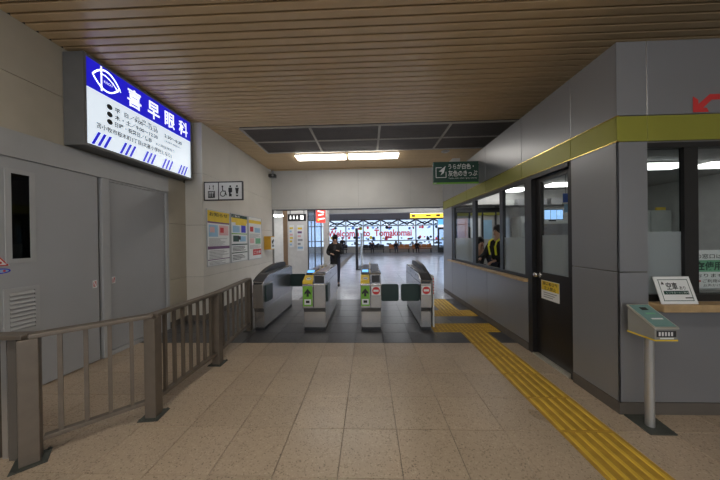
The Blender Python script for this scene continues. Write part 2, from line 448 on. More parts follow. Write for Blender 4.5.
ceiling_lamp(-1.84, -.535, -3.40, -3.03, 'added fill lamp, unseen on the ceiling well behind the viewer, nearer the steel doors', 'lamp_diffuser_fill')  # second added pair, lifts the doors, office front and ceiling
ceiling_lamp(-.515, .79, -3.40, -3.03, 'added fill lamp, unseen on the ceiling well behind the viewer, nearer the tactile strip', 'lamp_diffuser_fill')
sp = thing('smoke_detector', 'small round white smoke detector on the ceiling near the green hanging sign', 'detector', (1.93, 6.36, ZC))
MB().cyl((1.93, 6.36, ZC-.002), (1.93, 6.36, ZC-.02), .10, 20).build('base', 'grille_frame', sp)
MB().cyl((1.93, 6.36, ZC-.02), (1.93, 6.36, ZC-.045), .07, 20, .05).build('dome', 'grille_frame', sp)

# ------------------------------------------------------------------ left side: steel doors, upper wall, pillar, poster wall
struct(B('wall_east', 'wall_beige', None, XR, XR+.1, -6, OY_, 0, ZC), 'beige wall at the far right of the concourse', 'wall')
wl = struct(B('wall_left', 'wall_core', None, XL-.25, XL-.012, -6, 4.50, 0, ZC+.01), 'beige left wall above the grey steel doors', 'wall')
for a, b in ((-3, .3), (.3, 1.5), (1.5, 2.69), (2.69, 3.6), (3.6, 4.5)):
    B('panel', 'wall_beige', wl, XL-.012, XL, a+.003, b-.003, 2.51, 3.05)
    B('panel', 'wall_beige', wl, XL-.012, XL, a+.003, b-.003, 3.056, ZC)
for a, b in ((.1, .8), (.806, 1.75), (1.756, 2.504)):
    B('panel', 'wall_beige', wl, XL-.012, XL+.03, 4.09, 4.499, a, b)
struct(B('baseboard_left', 'base_brown', None, XL, XL+.04, 4.10, 4.49, .001, .098), 'dark brown baseboard of the narrow beige wall beside the steel doors', 'baseboard')
# sliding steel doors
dr = struct(thing('door_1', 'grey steel sliding door leaf with dark slot window and louvre', 'door', (XL, 2.3, 0)))
B('leaf', 'door_grey', dr, XL+.000, XL+.035, 1.35, 3.00, .012, 2.25, bevel=.002)
DS = -.035
m = MB()
for a in ((2.235,2.275,1.265,2.145),(2.405,2.445,1.265,2.145),(2.275,2.405,1.265,1.305),(2.275,2.405,2.105,2.145)): m.box(XL+.0355, XL+.045, a[0]+DS, a[1]+DS, a[2], a[3])
wf = m.build('window_frame', 'door_grey_trim', dr)
B('window_pane', 'glass_dark', dr, XL+.036, XL+.039, 2.275+DS, 2.405+DS, 1.305, 2.105)
B('window_back', 'black_gap', dr, XL+.0355, XL+.0358, 2.275+DS, 2.405+DS, 1.305, 2.105)
m = MB()
for a in ((2.215,2.25,.60,1.03),(2.43,2.465,.60,1.03),(2.25,2.43,.60,.63),(2.25,2.43,.995,1.03)): m.box(XL+.0355, XL+.046, a[0]+DS, a[1]+DS, a[2], a[3])
m.build('louvre_frame', 'door_grey_trim', dr)
for k in range(9):
    z0 = .635+k*.04
    MB().add([(XL+.036,2.25+DS,z0+.03),(XL+.036,2.43+DS,z0+.03),(XL+.054,2.43+DS,z0+.004),(XL+.054,2.25+DS,z0+.004),(XL+.036,2.25+DS,z0+.036),(XL+.036,2.43+DS,z0+.036),(XL+.054,2.43+DS,z0+.010),(XL+.054,2.25+DS,z0+.010)],
        [(0,1,2,3),(7,6,5,4),(0,4,5,1),(1,5,6,2),(2,6,7,3),(3,7,4,0)]).build('louvre_slat', 'door_grey_trim', dr)
fr = Frame((XL+.0355, 0, 0), (0,1,0), (0,0,1))
flat(fr, [rect(2.925, 2.975, .90, .99)], 'sticker', 'print_white', dr)
flat(fr, stroke([(2.935,.91),(2.965,.98)], .007)+stroke(arc(2.95,.945,.017,.03,0,360,16),.005), 'sticker_mark', 'print_red', dr, .0022)
fr = Frame((XL+.0355, -.035, 0), (0,1,0), (0,0,1))
flat(fr, [[(2.10,1.245),(2.262,1.245),(2.18,1.36)]], 'warning_sticker', 'print_white', dr)
flat(fr, stroke([(2.11,1.25),(2.25,1.25),(2.18,1.348),(2.11,1.25)], .01)+[disc(2.20,1.275,.012)], 'warning_mark', 'print_red', dr, .0022)
flat(fr, [disc(2.20,1.20,.068,24,.024)], 'blue_sticker', 'print_blue', dr); flat(fr, [disc(2.20,1.20,.055,24,.015)], 'sticker_mark', 'print_lightblue', dr, .0022); flat(fr, [disc(2.225,1.20,.010)], 'sticker_mark', 'print_red', dr, .003)
d2 = struct(thing('door_2', 'plain grey steel door panel beside the beige wall', 'door', (XL, 3.6, 0)))
B('leaf', 'door_grey', d2, XL, XL+.022, 3.135, 4.03, .06, 2.225, bevel=.002)
B('jamb', 'door_grey_trim', d2, XL, XL+.05, 3.035, 3.13, .002, 2.25, bevel=.003)
B('jamb', 'door_grey_trim', d2, XL, XL+.05, 4.035, 4.085, .002, 2.25, bevel=.003)
B('bottom_rail', 'door_grey_trim', d2, XL, XL+.05, 3.132, 4.033, .002, .055, bevel=.003)
B('top_rail', 'door_grey_trim', d2, XL, XL+.035, 3.132, 4.033, 2.227, 2.25)
flat(Frame((XL+.0225,0,0),(0,1,0),(0,0,1)), [rect(3.165,3.21,.915,1.0)], 'sticker', 'print_white', d2)
flat(Frame((XL+.0225,0,0),(0,1,0),(0,0,1)), stroke([(3.172,.925),(3.203,.99)],.007)+stroke(arc(3.187,.957,.015,.028,0,360,16),.005), 'sticker_mark', 'print_red', d2, .0022)
B('shadow_gap', 'black_gap', d2, XL-.010, XL-.002, 3.001, 3.034, .002, 2.25)
tr1 = struct(MB().box(XL, XL+.055, -1.0, 4.085, 2.252, 2.505).build('trim_1', 'door_grey_trim', None, bevel=.006), 'long grey steel header box over the steel doors', 'trim')
# pillar and poster wall
PX = -3.0
wp = struct(B('wall_poster', 'wall_core', None, -3.55, PX-.012, 4.512, 7.99, 0, ZC+.01), 'off-white panelled wall carrying three framed posters', 'wall')
zs = [.10, .80, 1.74, 2.68, ZC]
for a, b in zip(zs[:-1], zs[1:]):
    B('panel', 'wall_white', wp, XL+.03, PX, 4.50, 4.512, a+.003, b-.003)
    for c, d in ((4.512, 5.4), (5.4, 6.28), (6.28, 7.16), (7.16, 7.80)):
        B('panel', 'wall_white', wp, PX-.012, PX, c+.002, d-.002, a+.003, b-.003)
bb = struct(MB().box(XL+.04, PX+.012, 4.488, 4.4995, .001, .098).box(PX, PX+.012, 4.4995, 7.80, .001, .098).build('baseboard_poster', 'base_brown', None), 'dark brown baseboard below the poster wall', 'baseboard')
# header wall over the gate line
wh = struct(B('wall_back', 'wall_core', None, PX, 6.9, 7.812, 7.99, 2.40, ZC+.01), 'off-white header wall above the opening to the waiting hall', 'wall')
for a, b in zip([PX, -1.9, -.3, 1.3, 2.9, 5.0], [-1.9, -.3, 1.3, 2.9, 5.0, 6.9]): B('panel', 'wall_header', wh, a+.002, b-.002, 7.80, 7.812, 2.46, ZC)
B('shutter_slot', 'hall_frame', wh, PX, 6.9, 7.79, 7.99, 2.385, 2.40)
B('lower_trim', 'wall_header', wh, PX, 6.9, 7.795, 7.812, 2.40, 2.455)
B('shutter_rail', 'gate_black', wh, -2.9, 2.2, 7.86, 7.93, 2.37, 2.385)
struct(B('wall_side', 'hall_wall', None, 2.30, 2.5, 6.96, 7.795, 0, ZC), 'pale wall stub behind the far end of the ticket office', 'wall')
# CCTV camera in the corner
cc = thing('security_camera', 'small grey security camera in the ceiling corner above the posters', 'camera', (-2.9, 7.7, 3.45))
MB().cyl((-2.93, 7.75, 3.45), (-2.93, 7.75, ZC-.001), .02, 10).build('mount', 'print_grey', cc)
MB().box(-3.0+.002, -2.80, 7.55, 7.70, 3.36, 3.45).build('housing', 'gate_black', cc, bevel=.01)
MB().cyl((-2.86, 7.52, 3.40), (-2.86, 7.55, 3.40), .03, 14).build('lens', 'print_grey', cc)

# ------------------------------------------------------------------ backlit clinic sign
cs = thing('clinic_sign', 'large backlit blue and white eye clinic sign high above the steel doors', 'sign', (XL, 3.5, 2.52))
SX, SY0, SY1, SZ0, SZ1 = -3.12, 2.69, 4.40, 2.53, 3.56
B('sign_box', 'sign_box', cs, XL+.001, SX-.012, SY0, SY1, SZ0, SZ1, bevel=.004)
m = MB()
for a in ((SY0,SY0+.03,SZ0,SZ1),(SY1-.03,SY1,SZ0,SZ1),(SY0+.03,SY1-.03,SZ0,SZ0+.03),(SY0+.03,SY1-.03,SZ1-.03,SZ1)): m.box(SX-.0119, SX+.008, *a)
m.build('sign_rim', 'sign_box', cs)
SW, SH = SY1-SY0-.06, SZ1-SZ0-.06
B('face', 'sign_lit', cs, SX-.0118, SX, SY0+.031, SY1-.031, SZ0+.031, SZ1-.031)
fs = Frame((SX, SY0+.03, SZ0+.03), (0,1,0), (0,0,1))     # local 0..1.65 by 0..0.97
flat(fs, [rect(.001, SW-.001, .64, SH-.001)], 'blue_field', 'sign_lit_blue', cs)
Z_ = .0035
k = 'sign_lit_letter'
eye_x = [.07+.31*q/20 for q in range(21)]; EC, EH = .225, .155
flat(fs, stroke([(x, .815+.120*(1-((x-EC)/EH)**2)) for x in eye_x]+[(.395,.785)], .017)+stroke([(x, .815-.120*(1-((x-EC)/EH)**2)) for x in eye_x], .017)
     + stroke([(.165,.675),(.165,.955)], .02) + stroke([(.165,.872),(.21,.876),(.25,.862),(.30,.835),(.335,.80),(.36,.765)], .015), 'logo', k, cs, Z_)
text(fs, 'KISOU', .195, .785, .10, .03, 'logo_lettering', k, cs, .0, Z_)
for ch, x0 in (('喜', .485), ('早', .79), ('眼', 1.09), ('科', 1.38)):
    text(fs, ch, x0, .68, .205, .24, 'lettering', k, cs, .022, Z_)
text(fs, '診 療 案 内', .60, .555, .34, .035, 'lettering', 'print_black', cs, .0, Z_)
for yy, tx, wd in ((.495, '平  日／9:00〜12:30', .64), (.405, '木・土／9:00〜12:30', .64), (.315, '日曜・祝祭日／休診', .54)):
    text(fs, tx, .315, yy, wd, .066, 'lettering', 'print_black', cs, .02, Z_)
flat(fs, [disc(.255, yy+.032, .034, 18, .032) for yy in (.495, .405, .315)], 'bullets', 'print_black', cs, Z_)
text(fs, '2:30〜6:30', 1.08, .495, .36, .055, 'lettering', 'print_black', cs, .02, Z_)
text(fs, '(木曜午後休診)', 1.08, .42, .33, .038, 'lettering', 'print_black', cs, .0, Z_)
text(fs, '※入院設備有り', .92, .315, .36, .045, 'lettering', 'print_black', cs, .0, Z_)
text(fs, '苫小牧市桜木町3丁目(北星小学校となり)', .10, .205, 1.12, .075, 'lettering', 'print_black', cs, .014, Z_)
for g in range(5):
    for q in range(3):
        x0 = .045+g*.325+q*.064
        flat(fs, [[(x0,.01),(x0+.03,.01),(x0+.105,.17),(x0+.075,.17)]], 'slanted_stripe', 'sign_lit_blue', cs, Z_)

# ------------------------------------------------------------------ signs and posters on the poster wall
rs = thing('restroom_sign', 'black-framed pictogram sign with lift and accessible toilet symbols, projecting from the pillar', 'sign', (-2.65, 4.56, 2.19))
B('panel', 'white_plastic', rs, -2.985, -2.295, 4.545, 4.575, 2.20, 2.515)
m = MB()
for a in ((-3.0,-2.985,2.185,2.53),(-2.295,-2.28,2.185,2.53),(-2.985,-2.295,2.185,2.205),(-2.985,-2.295,2.51,2.53)): m.box(a[0], a[1], 4.54, 4.58, a[2], a[3])
m.box(-2.735, -2.72, 4.54, 4.544, 2.205, 2.51)
m.build('rim', 'frame_black', rs)
f = Frame((-2.985, 4.545, 2.205), (1,0,0), (0,0,1))
flat(f, [rect(.06,.19,.03,.05), rect(.06,.075,.03,.15), rect(.175,.19,.03,.15), rect(.06,.19,.14,.155)] + [rect(.085+q*.033,.108+q*.033,.05,.11) for q in range(3)] + [disc(.0965+q*.033,.122,.010,10) for q in range(3)]
     + [[(.075,.21),(.105,.21),(.09,.175)],[(.145,.235),(.175,.235),(.16,.27)], rect(.085,.095,.21,.26), rect(.155,.165,.175,.235)], 'lift_pictogram', 'print_black', rs, .003)
flat(f, stroke(arc(.335,.10,.045,.045,110,380,16),.014) + [disc(.33,.235,.016)] + stroke([(.33,.215),(.335,.15),(.38,.15),(.40,.075)],.017), 'wheelchair_pictogram', 'print_black', rs, .003)
flat(f, [disc(.475,.235,.018), rect(.44,.51,.13,.21), rect(.45,.50,.05,.13)], 'person_pictogram', 'print_black', rs, .003)
flat(f, [disc(.60,.235,.018), [(.565,.205),(.635,.205),(.62,.12),(.58,.12)], rect(.58,.62,.05,.12)], 'child_pictogram', 'print_black', rs, .003)
flat(f, [disc(.492,.11,.012)], 'pictogram_detail', 'print_white', rs, .004); flat(f, [rect(.588,.612,.075,.10)], 'pictogram_detail', 'print_white', rs, .004)
def poster(y0, y1, z0, z1, label, prints):
    t = thing('poster', label, 'poster', (PX, (y0+y1)/2, z0), 'framed posters on the panelled wall')
    B('sheet', 'print_white', t, PX+.001, PX+.010, y0+.018, y1-.018, z0+.018, z1-.018)
    m = MB()
    for a in ((y0,y0+.018,z0,z1),(y1-.018,y1,z0,z1),(y0+.018,y1-.018,z0,z0+.018),(y0+.018,y1-.018,z1-.018,z1)): m.box(PX+.001, PX+.018, *a)
    m.build('frame', 'alu', t)
    w_, h_ = y1-y0-.04, z1-z0-.04
    fr = Frame((PX+.010, y0+.02, z0+.02), (0,1,0), (0,0,1))
    for i, (x0, x1, a, b, mat) in enumerate(prints):
        if isinstance(mat, tuple): text(fr, mat[0], x0*w_, a*h_, (x1-x0)*w_, (b-a)*h_, 'lettering', mat[1], t, .01, .0055)
        else: flat(fr, [rect(x0*w_, x1*w_, a*h_, b*h_)], 'print_block', mat, t, .0012+.0001*i)
    return t
rnd = random.Random(3)
def lines(n, a, b, mat='print_grey', x0=.06, x1=.94):
    out = []
    for k in range(n):
        z_ = a+(b-a)*k/n; out.append((x0, x0+(x1-x0)*(.55+.45*rnd.random()), z_, z_+(b-a)/n*.42, mat))
    return out
poster(4.585, 5.365, .965, 2.05, 'framed poster with yellow top and purple bands, nearest the pillar',
  [(0,1,.80,1,'print_yellow'),(.0,1,.77,.80,'print_purple'),(.05,.45,.52,.74,'print_lightblue'),(.5,.95,.55,.74,'print_pink'),(.55,.72,.60,.70,'print_red'),(.1,.3,.6,.7,'print_pink'),
   (0,1,.29,.345,'print_purple'),(0,1,.09,.105,'print_purple'),(.08,.9,.90,.97,('お知らせ','print_black'))]
  + lines(8,.355,.50)+lines(6,.12,.28)+lines(3,.01,.08))
poster(5.405, 6.165, .965, 2.055, 'framed poster with yellow diagonal heading and green lines, middle of the three',
  [(0,1,.93,1,'print_green'),(0,1,.83,.93,'print_yellow'),(.25,.95,.78,.83,'print_yellow'),(.08,.5,.62,.76,'print_lightblue'),(.6,.9,.62,.78,'print_blue'),(0,1,.58,.60,'print_lime'),(.1,.45,.42,.55,'print_green'),(.5,.9,.42,.54,'print_lightblue'),(.38,.56,.46,.54,'print_black'),
   (0,1,.345,.37,'print_green'),(0,1,.17,.19,'print_green'),(.06,.5,.94,.985,('ご案内','print_white'))]+lines(4,.22,.33,'print_black')+lines(4,.03,.15,'print_black'))
poster(6.205, 6.985, .955, 2.055, 'framed white poster with a red block at its foot, farthest of the three',
  [(0,1,.86,.94,'print_yellow'),(.1,.35,.66,.78,'print_red'),(.45,.9,.64,.76,'print_lightblue'),(.3,.97,.08,.23,'print_red'),(.08,.4,.38,.5,'print_pink'),(.5,.92,.36,.5,'print_mint'),(.36,.92,.12,.19,('ご注意','print_white'))]+lines(5,.51,.62)+lines(4,.25,.35))
ab = thing('wall_box', 'orange wall box with white front beside the farthest poster', 'box', (PX, 7.3, 1.18))
B('case', 'orange_box', ab, PX+.001, PX+.20, 7.16, 7.46, 1.18, 1.56, bevel=.01)
B('front', 'print_white', ab, PX+.2005, PX+.206, 7.18, 7.44, 1.20, 1.54)
flat(Frame((PX+.206,7.18,1.20),(0,1,0),(0,0,1)), [disc(.09,.20,.05),disc(.17,.24,.04),rect(.06,.2,.06,.10),rect(.11,.15,.1,.22)], 'print_mark', 'print_black', ab, .001)

# ------------------------------------------------------------------ steel railing
rl = thing('steel_railing', 'brushed steel railing with balusters between the steel doors and the floor', 'railing', (-1.8, 2.9, 0))
HZ = .85
P0, P1, P2, P3 = V((-2.255,1.60,0)), V((-1.805,2.045,0)), V((-1.80,2.93,0)), V((-1.93,4.0,0))
def rpost(p, wd, rz, plate=True):
    o = MB().post(p.x, p.y, wd, wd, .006, HZ-.03, rz).build('post', 'rail_steel', rl, bevel=.004)
    if plate:
        q = MB().post(p.x, p.y, wd+.07, wd+.07, .0005, .0058, rz); q.build('base_plate', 'plate_dark', o)
        for dx, dy in ((-1,-1),(1,-1),(1,1),(-1,1)):
            c, s_ = math.cos(rz), math.sin(rz); a, b = dx*(wd/2+.022), dy*(wd/2+.022)
            MB().cyl((p.x+a*c-b*s_, p.y+a*s_+b*c, .006), (p.x+a*c-b*s_, p.y+a*s_+b*c, .016), .009, 8).build('bolt', 'plate_dark', o)
ang01 = math.atan2(P1.y-P0.y, P1.x-P0.x)
rpost(P0, .09, ang01); rpost(P1, .085, .12); rpost(P2, .085, 0); rpost(P3, .075, 0)
def section(a, b, n, skip0=.07):
    d = (b-a).normalized(); L = (b-a).length
    MB().bar(V((a.x,a.y,HZ-.015)), V((b.x,b.y,HZ-.015)), .085, .03).build('handrail', 'rail_steel', rl, bevel=.006)
    MB().bar(V((a.x,a.y,.135))+d*.055, V((b.x,b.y,.135))-d*.055, .05, .03).build('bottom_rail', 'rail_steel', rl, bevel=.004)
    for k in range(n):
        p = a + d*(skip0+(L-2*skip0)*(k+.5)/n)
        MB().post(p.x, p.y, .024, .024, .15, HZ-.03, math.atan2(d.y, d.x)).build('baluster', 'rail_steel', rl)
section(P0, P1, 4); section(P1, P2, 7); section(P2, P3, 6)
MB().post(-2.385, 1.625, .055, .05, .001, HZ-.03, .1).build('end_post', 'base_brown', rl, bevel=.003)
MB().post(-2.462, 1.63, .034, .03, .001, HZ-.02, .1).build('end_bar', 'rail_steel_bright', rl)
MB().post(-2.525, 1.62, .05, .04, .001, HZ-.03, .1).build('end_post', 'rail_steel', rl)
PL = V((-2.85, 1.58, 0)); rpost(PL, .085, 0.1)
MB().bar(V((PL.x,PL.y,HZ-.015)), V((P0.x,P0.y,HZ-.015)), .085, .03).build('handrail', 'rail_steel', rl, bevel=.006)

# ------------------------------------------------------------------ automatic ticket gates
GF, GB = 3.955, 5.50
def rbox_x(x, y0, y1, z0, z1, th):    # upright flap plate across the aisle or along the side, rounded corners
    pass
def rounded(cx, cz, hw, hh, r, n=4):
    out = []
    for sx, sz, a0 in ((1,1,0),(-1,1,90),(-1,-1,180),(1,-1,270)):
        for k in range(n+1):
            t = math.radians(a0+90*k/n); out.append((cx+sx*(hw-r)+r*math.cos(t), cz+sz*(hh-r)+r*math.sin(t)))
    return out
def flap_across(g, x0, x1, y0, z0=.45, z1=.72):
    pr = rounded((x0+x1)/2, (z0+z1)/2, (x1-x0)/2, (z1-z0)/2, .03); n = len(pr); m = MB()
    m.add([(x,y0,z) for x,z in pr]+[(x,y0+.03,z) for x,z in pr], [tuple(range(n)), tuple(range(2*n-1,n-1,-1))]+[(i,n+i,n+(i+1)%n,(i+1)%n) for i in range(n)])
    m.build('flap', 'flap_green', g)
def flap_along(g, x0, x1, y0, y1, z0=.45, z1=.72):
    MB().prism_x(rounded((y0+y1)/2, (z0+z1)/2, (y1-y0)/2, (z1-z0)/2, .03), x0, x1).build('flap', 'flap_green', g)
def gate_signs(g, x0, x1, kind):
    fr = Frame((x0, GF-.004, 0), (1,0,0), (0,0,1)); wd = x1-x0
    if kind == 'go':
        flat(fr, [rect(.008, wd-.012, .40, .715)], 'green_sign', 'print_lime', g, .0008)
        c = wd/2-.002; flat(fr, [[(c-.05,.615),(c,.675),(c+.05,.615),(c+.05,.58),(c+.018,.605),(c+.018,.55),(c-.018,.55),(c-.018,.605),(c-.05,.58)]], 'arrow', 'print_black', g, .0016)
        flat(fr, [rect(c-.052,c+.052,.425,.51)], 'card_symbol', 'print_white', g, .0016)
        flat(fr, [rect(c-.03,c+.03,.45,.49)], 'card_mark', 'print_black', g, .0022)
    else:
        c = wd/2; flat(fr, [rect(c-.068,c+.068,.57,.706)], 'white_sign', 'print_white', g, .0008)
        flat(fr, [disc(c,.638,.06,24)], 'no_entry_disc', 'print_red', g, .0016); flat(fr, [rect(c-.04,c+.04,.622,.654)], 'no_entry_bar', 'print_white', g, .0022)
def gate_double(x0, x1, label, right_sign):
    g = thing('ticket_gate', label, 'ticket gate', ((x0+x1)/2, GF, 0), 'automatic ticket gates'); xm = x0+(x1-x0)*.48
    B('plinth', 'gate_black', g, x0+.012, x1-.012, GF+.05, GB-.04, .0005, .05)
    # lower body, narrowing towards the floor at its front
    MB().prism_x([(GF+.045,.05),(GF+.045,.30),(GF+.02,.365),(GB-.02,.365),(GB-.04,.30),(GB-.04,.05)], x0+.008, x1-.008).build('lower_body', 'gate_steel', g, bevel=.004)
    B('front_panel', 'gate_steel', g, x0, xm-.003, GF, GF+.05, .367, .745, bevel=.006)
    B('front_panel', 'gate_steel', g, xm+.003, x1, GF, GF+.05, .367, .745, bevel=.006)
    B('side_body', 'gate_side', g, x0+.001, x1-.001, GF+.051, GB, .367, .745, bevel=.003)
    # left half: card reader ramp with screen
    MB().prism_x([(GF+.01,.747),(GF+.02,.775),(GF+.22,.86),(GF+.30,.905),(GB-.30,.905),(GB-.05,.87),(GB-.01,.80),(GB-.01,.747)], x0+.003, xm-.012).build('reader_body', 'gate_side', g, bevel=.003)
    MB().prism_x([(GF+.005,.75),(GF+.01,.79),(GF+.17,.862),(GF+.20,.862),(GF+.20,.84),(GF+.03,.755)], x0+.002, xm-.014).build('card_reader', 'print_yellow', g, bevel=.003)
    rf = Frame((x0, GF+.0085, .79), (1,0,0), (0,.911,.41)); c = (xm-x0)/2
    flat(rf, [disc(c, .07, .04, 20, .035)], 'reader_mark', 'print_white', g, .003); flat(rf, [rect(c-.03,c+.03,.055,.085)], 'reader_mark', 'print_grey', g, .0045)
    MB().prism_x([(GF+.205,.865),(GF+.215,.895),(GF+.30,.935),(GF+.31,.91)], x0+.015, xm-.022).build('screen_housing', 'gate_black', g)
    flat(Frame((x0, GF+.2145, .8955), (1,0,0), (0,.905,.426)), [rect(.025, xm-x0-.032, .008, .085)], 'screen', 'blue_lit', g, .002)
    MB().prism_x([(GF+.35,.906),(GF+.35,.925),(GB-.32,.925),(GB-.32,.906)], x0+.03, xm-.03).build('top_panel', 'gate_top', g)
    # right half: taller body with a dark sensor window
    MB().prism_x([(GF+.006,.747),(GF+.012,.885),(GF+.05,.91),(GB-.06,.91),(GB-.005,.86),(GB-.005,.747)], xm+.002, x1-.002).build('sensor_body', 'gate_side', g, bevel=.004)
    B('sensor_window', 'gate_black', g, xm+.016, x1-.02, GF+.0005, GF+.0055, .76, .88)
    MB().prism_x([(GF+.10,.911),(GF+.10,.925),(GB-.15,.925),(GB-.15,.911)], xm+.025, x1-.025).build('top_panel', 'gate_top', g, bevel=.003)
    B('edge_stripe', 'print_yellow', g, xm-.011, xm+.001, GF+.02, GB-.2, .906, .913)
    for yy in (GF+.62, GF+.98, GF+1.22):
        MB().post(xm-.005, yy, .03, .05, .914, .975).build('sensor_post', 'white_plastic', g, bevel=.006)
    MB().cyl((x1-.002, GF+.55, .85), (x1+.003, GF+.55, .85), .012, 12).build('side_sensor', 'gate_black', g)
    gate_signs(g, x0, xm-.003, 'go')
    if right_sign: gate_signs(g, xm+.003, x1, 'stop')
    return g
def gate_side_unit(x0, x1, label, aisle, sign):
    g = thing('ticket_gate', label, 'ticket gate', ((x0+x1)/2, GF, 0), 'automatic ticket gates')
    B('plinth', 'gate_black', g, x0+.012, x1-.012, GF+.05, GB-.04, .0005, .05)
    MB().prism_x([(GF+.045,.05),(GF+.045,.30),(GF+.02,.365),(GB-.02,.365),(GB-.04,.30),(GB-.04,.05)], x0+.006, x1-.006).build('lower_body', 'gate_steel', g, bevel=.004)
    B('front_panel', 'gate_steel', g, x0, x1, GF, GF+.05, .367, .745, bevel=.006)
    B('side_body', 'gate_side', g, x0+.001, x1-.001, GF+.051, GB, .367, .745, bevel=.003)
    MB().prism_x([(GF+.01,.747),(GF+.03,.79),(GF+.24,.868),(GF+.30,.875),(GB-.05,.89),(GB-.005,.86),(GB-.005,.747)], x0+.003, x1-.003).build('upper_body', 'gate_side', g, bevel=.004)
    B('front_cap', 'gate_black', g, x0+.02, x1-.02, GF+.0005, GF+.012, .75, .775)
    MB().prism_x([(GF+.035,.797),(GF+.24,.873),(GF+.30,.882),(GB-.08,.897),(GB-.08,.903),(GF+.29,.89),(GF+.22,.88),(GF+.02,.803)], x0+.012, x1-.012).build('top_panel', 'gate_top', g)
    ox0, ox1 = (x0-.02, x0+.055) if aisle > 0 else (x1-.055, x1+.02)
    pr = [(GF+.06,.78)] + [(GF+.06+1.36*t/12, .80+.20*math.sin(math.pi*min(1, (t/12)**.8*.62))) for t in range(13)] + [(GB-.10,.95),(GB-.10,.78)]
    MB().prism_x(pr, ox0, ox1).build('arch_cover', 'gate_black', g, bevel=.004)
    xs = x1-.002 if aisle > 0 else x0+.002
    for yy in (GF+.45, GF+.95): MB().cyl((xs, yy, .82), (xs+.005*aisle, yy, .82), .012, 12).build('side_sensor', 'gate_black', g)
    if sign: gate_signs(g, x0, x1, 'stop')
    return g
g1 = gate_side_unit(-1.85, -1.68, 'slim steel ticket gate with black arched cover, next to the railing', 1, False)
flap_along(g1, -1.679, -1.655, GF+.06, GF+.34); flap_across(g1, -1.679, -1.36, GB-.13)
g2 = gate_double(-1.055, -.69, 'wide ticket gate with a single green arrow sign, beside the slim arched gate', False)
flap_along(g2, -.689, -.665, GF+.06, GF+.34)
g3 = gate_double(-.14, .186, 'ticket gate with a green arrow sign and a red no-entry disc', True)
flap_across(g3, .187, .465, GF+.10)
g4 = gate_side_unit(.795, .965, 'slim steel ticket gate with a red no-entry disc, next to the yellow tactile blocks', -1, True)
flap_across(g4, .505, .794, GF+.10)
B('outer_panel', 'white_plastic', g4, .986, 1.005, GF+.02, GB-.06, .06, .86, bevel=.004)
for k in range(6): B('red_mark', 'print_red', g4, .989, 1.002, GF+.0165, GF+.0205, .80-k*.045, .825-k*.045)

# ------------------------------------------------------------------ ticket office
OX, OY, OYE, OZ = 2.01, 2.115, 6.90, 3.00
wr = struct(MB().box(OX+.012, OX+.09, OY+.012, 2.585, 0, OZ-.002).box(OX+.012, OX+.09, 3.285, OYE, 0, .905).box(OX+.012, OX+.09, 2.585, OYE, 2.19, OZ-.002)
     .box(OX+.012, OX+.09, 6.205, OYE, .905, 2.19).build('wall_right', 'wall_core', None), 'grey metal-clad side wall of the ticket office with an olive band', 'wall')
SJ = [OY, 2.584, 3.392, 4.416, 5.25, 6.08, OYE]
for a, b in zip(SJ[:-1], SJ[1:]):
    B('panel', 'office_panel', wr, OX, OX+.012, a+.004, b-.004, 2.41, OZ, bevel=.002)
    B('band_panel', 'office_olive', wr, OX-.002, OX+.012, a+.003, b-.003, 2.208, 2.40, bevel=.002)
    B('joint_strip', 'chrome', wr, OX+.004, OX+.0115, b-.004, b+.004, 2.208, OZ)
B('brass_strip', 'brass_trim', wr, OX-.006, OX+.012, OY-.004, OYE, 2.401, 2.409)
B('brass_strip', 'brass_trim', wr, OX-.006, OX+.012, OY-.004, OYE, 2.199, 2.207)
for a, b in ((.10, 1.145), (1.153, 2.197)): B('panel', 'office_panel', wr, OX, OX+.012, OY, 2.582, a, b, bevel=.002)
for a, b in ((3.29, 4.40), (4.404, 5.30), (5.304, 6.20)): B('panel', 'office_panel', wr, OX, OX+.012, a, b, .10, .868, bevel=.002)
B('panel', 'office_panel', wr, OX, OX+.012, 6.206, OYE, .10, 2.197, bevel=.002)
# front wall
wf = struct(MB().box(OX+.012, 2.245, OY+.012, OY+.09, 0, OZ-.002).box(2.245, 6.8, OY+.012, OY+.09, 0, .87).box(2.245, 6.8, OY+.012, OY+.09, 2.19, OZ-.002)
     .build('wall_front', 'wall_core', None), 'grey metal-clad front wall of the ticket office with an olive band and a red arrow', 'wall')
FJ = [OX, 2.245, 3.45, 4.65, 5.85, 6.8]
for a, b in zip(FJ[:-1], FJ[1:]):
    B('panel', 'office_panel', wf, a+(.004 if a > OX else .0), b-.004, OY, OY+.012, 2.41, OZ, bevel=.002)
    B('band_panel', 'office_olive', wf, a+(.003 if a > OX else -.002), b-.003, OY-.002, OY+.012, 2.20, 2.402, bevel=.002)
    B('joint_strip', 'chrome', wf, b-.004, b+.004, OY+.004, OY+.0115, 2.20, OZ)
for a, b in ((.10, 1.145), (1.153, 2.197)): B('panel', 'office_panel', wf, OX, 2.243, OY, OY+.012, a, b, bevel=.002)
for a, b in zip([2.245]+FJ[2:-1], FJ[2:]): B('panel', 'office_panel', wf, a+.003, b-.003, OY, OY+.012, .10, .846, bevel=.002)
fa = Frame((0, OY-.001, 0), (1,0,0), (0,0,1))
flat(fa, [[(2.594,2.545),(2.594,2.418),(2.715,2.418),(2.70,2.452),(2.672,2.452),(2.738,2.514),(3.25,2.514),(3.25,2.558),(2.722,2.558),(2.636,2.482),(2.636,2.515)]], 'red_arrow', 'print_red', wf)
bo = struct(MB().box(OX-.004, OX+.0115, OY-.004, 2.58, .001, .097).box(OX-.004, OX+.0115, 3.29, OYE, .001, .097).box(OX+.0115, 6.8, OY-.004, OY+.0115, .001, .097).build('baseboard_right', 'base_brown', None),
     'dark grey-brown baseboard around the ticket office', 'baseboard')
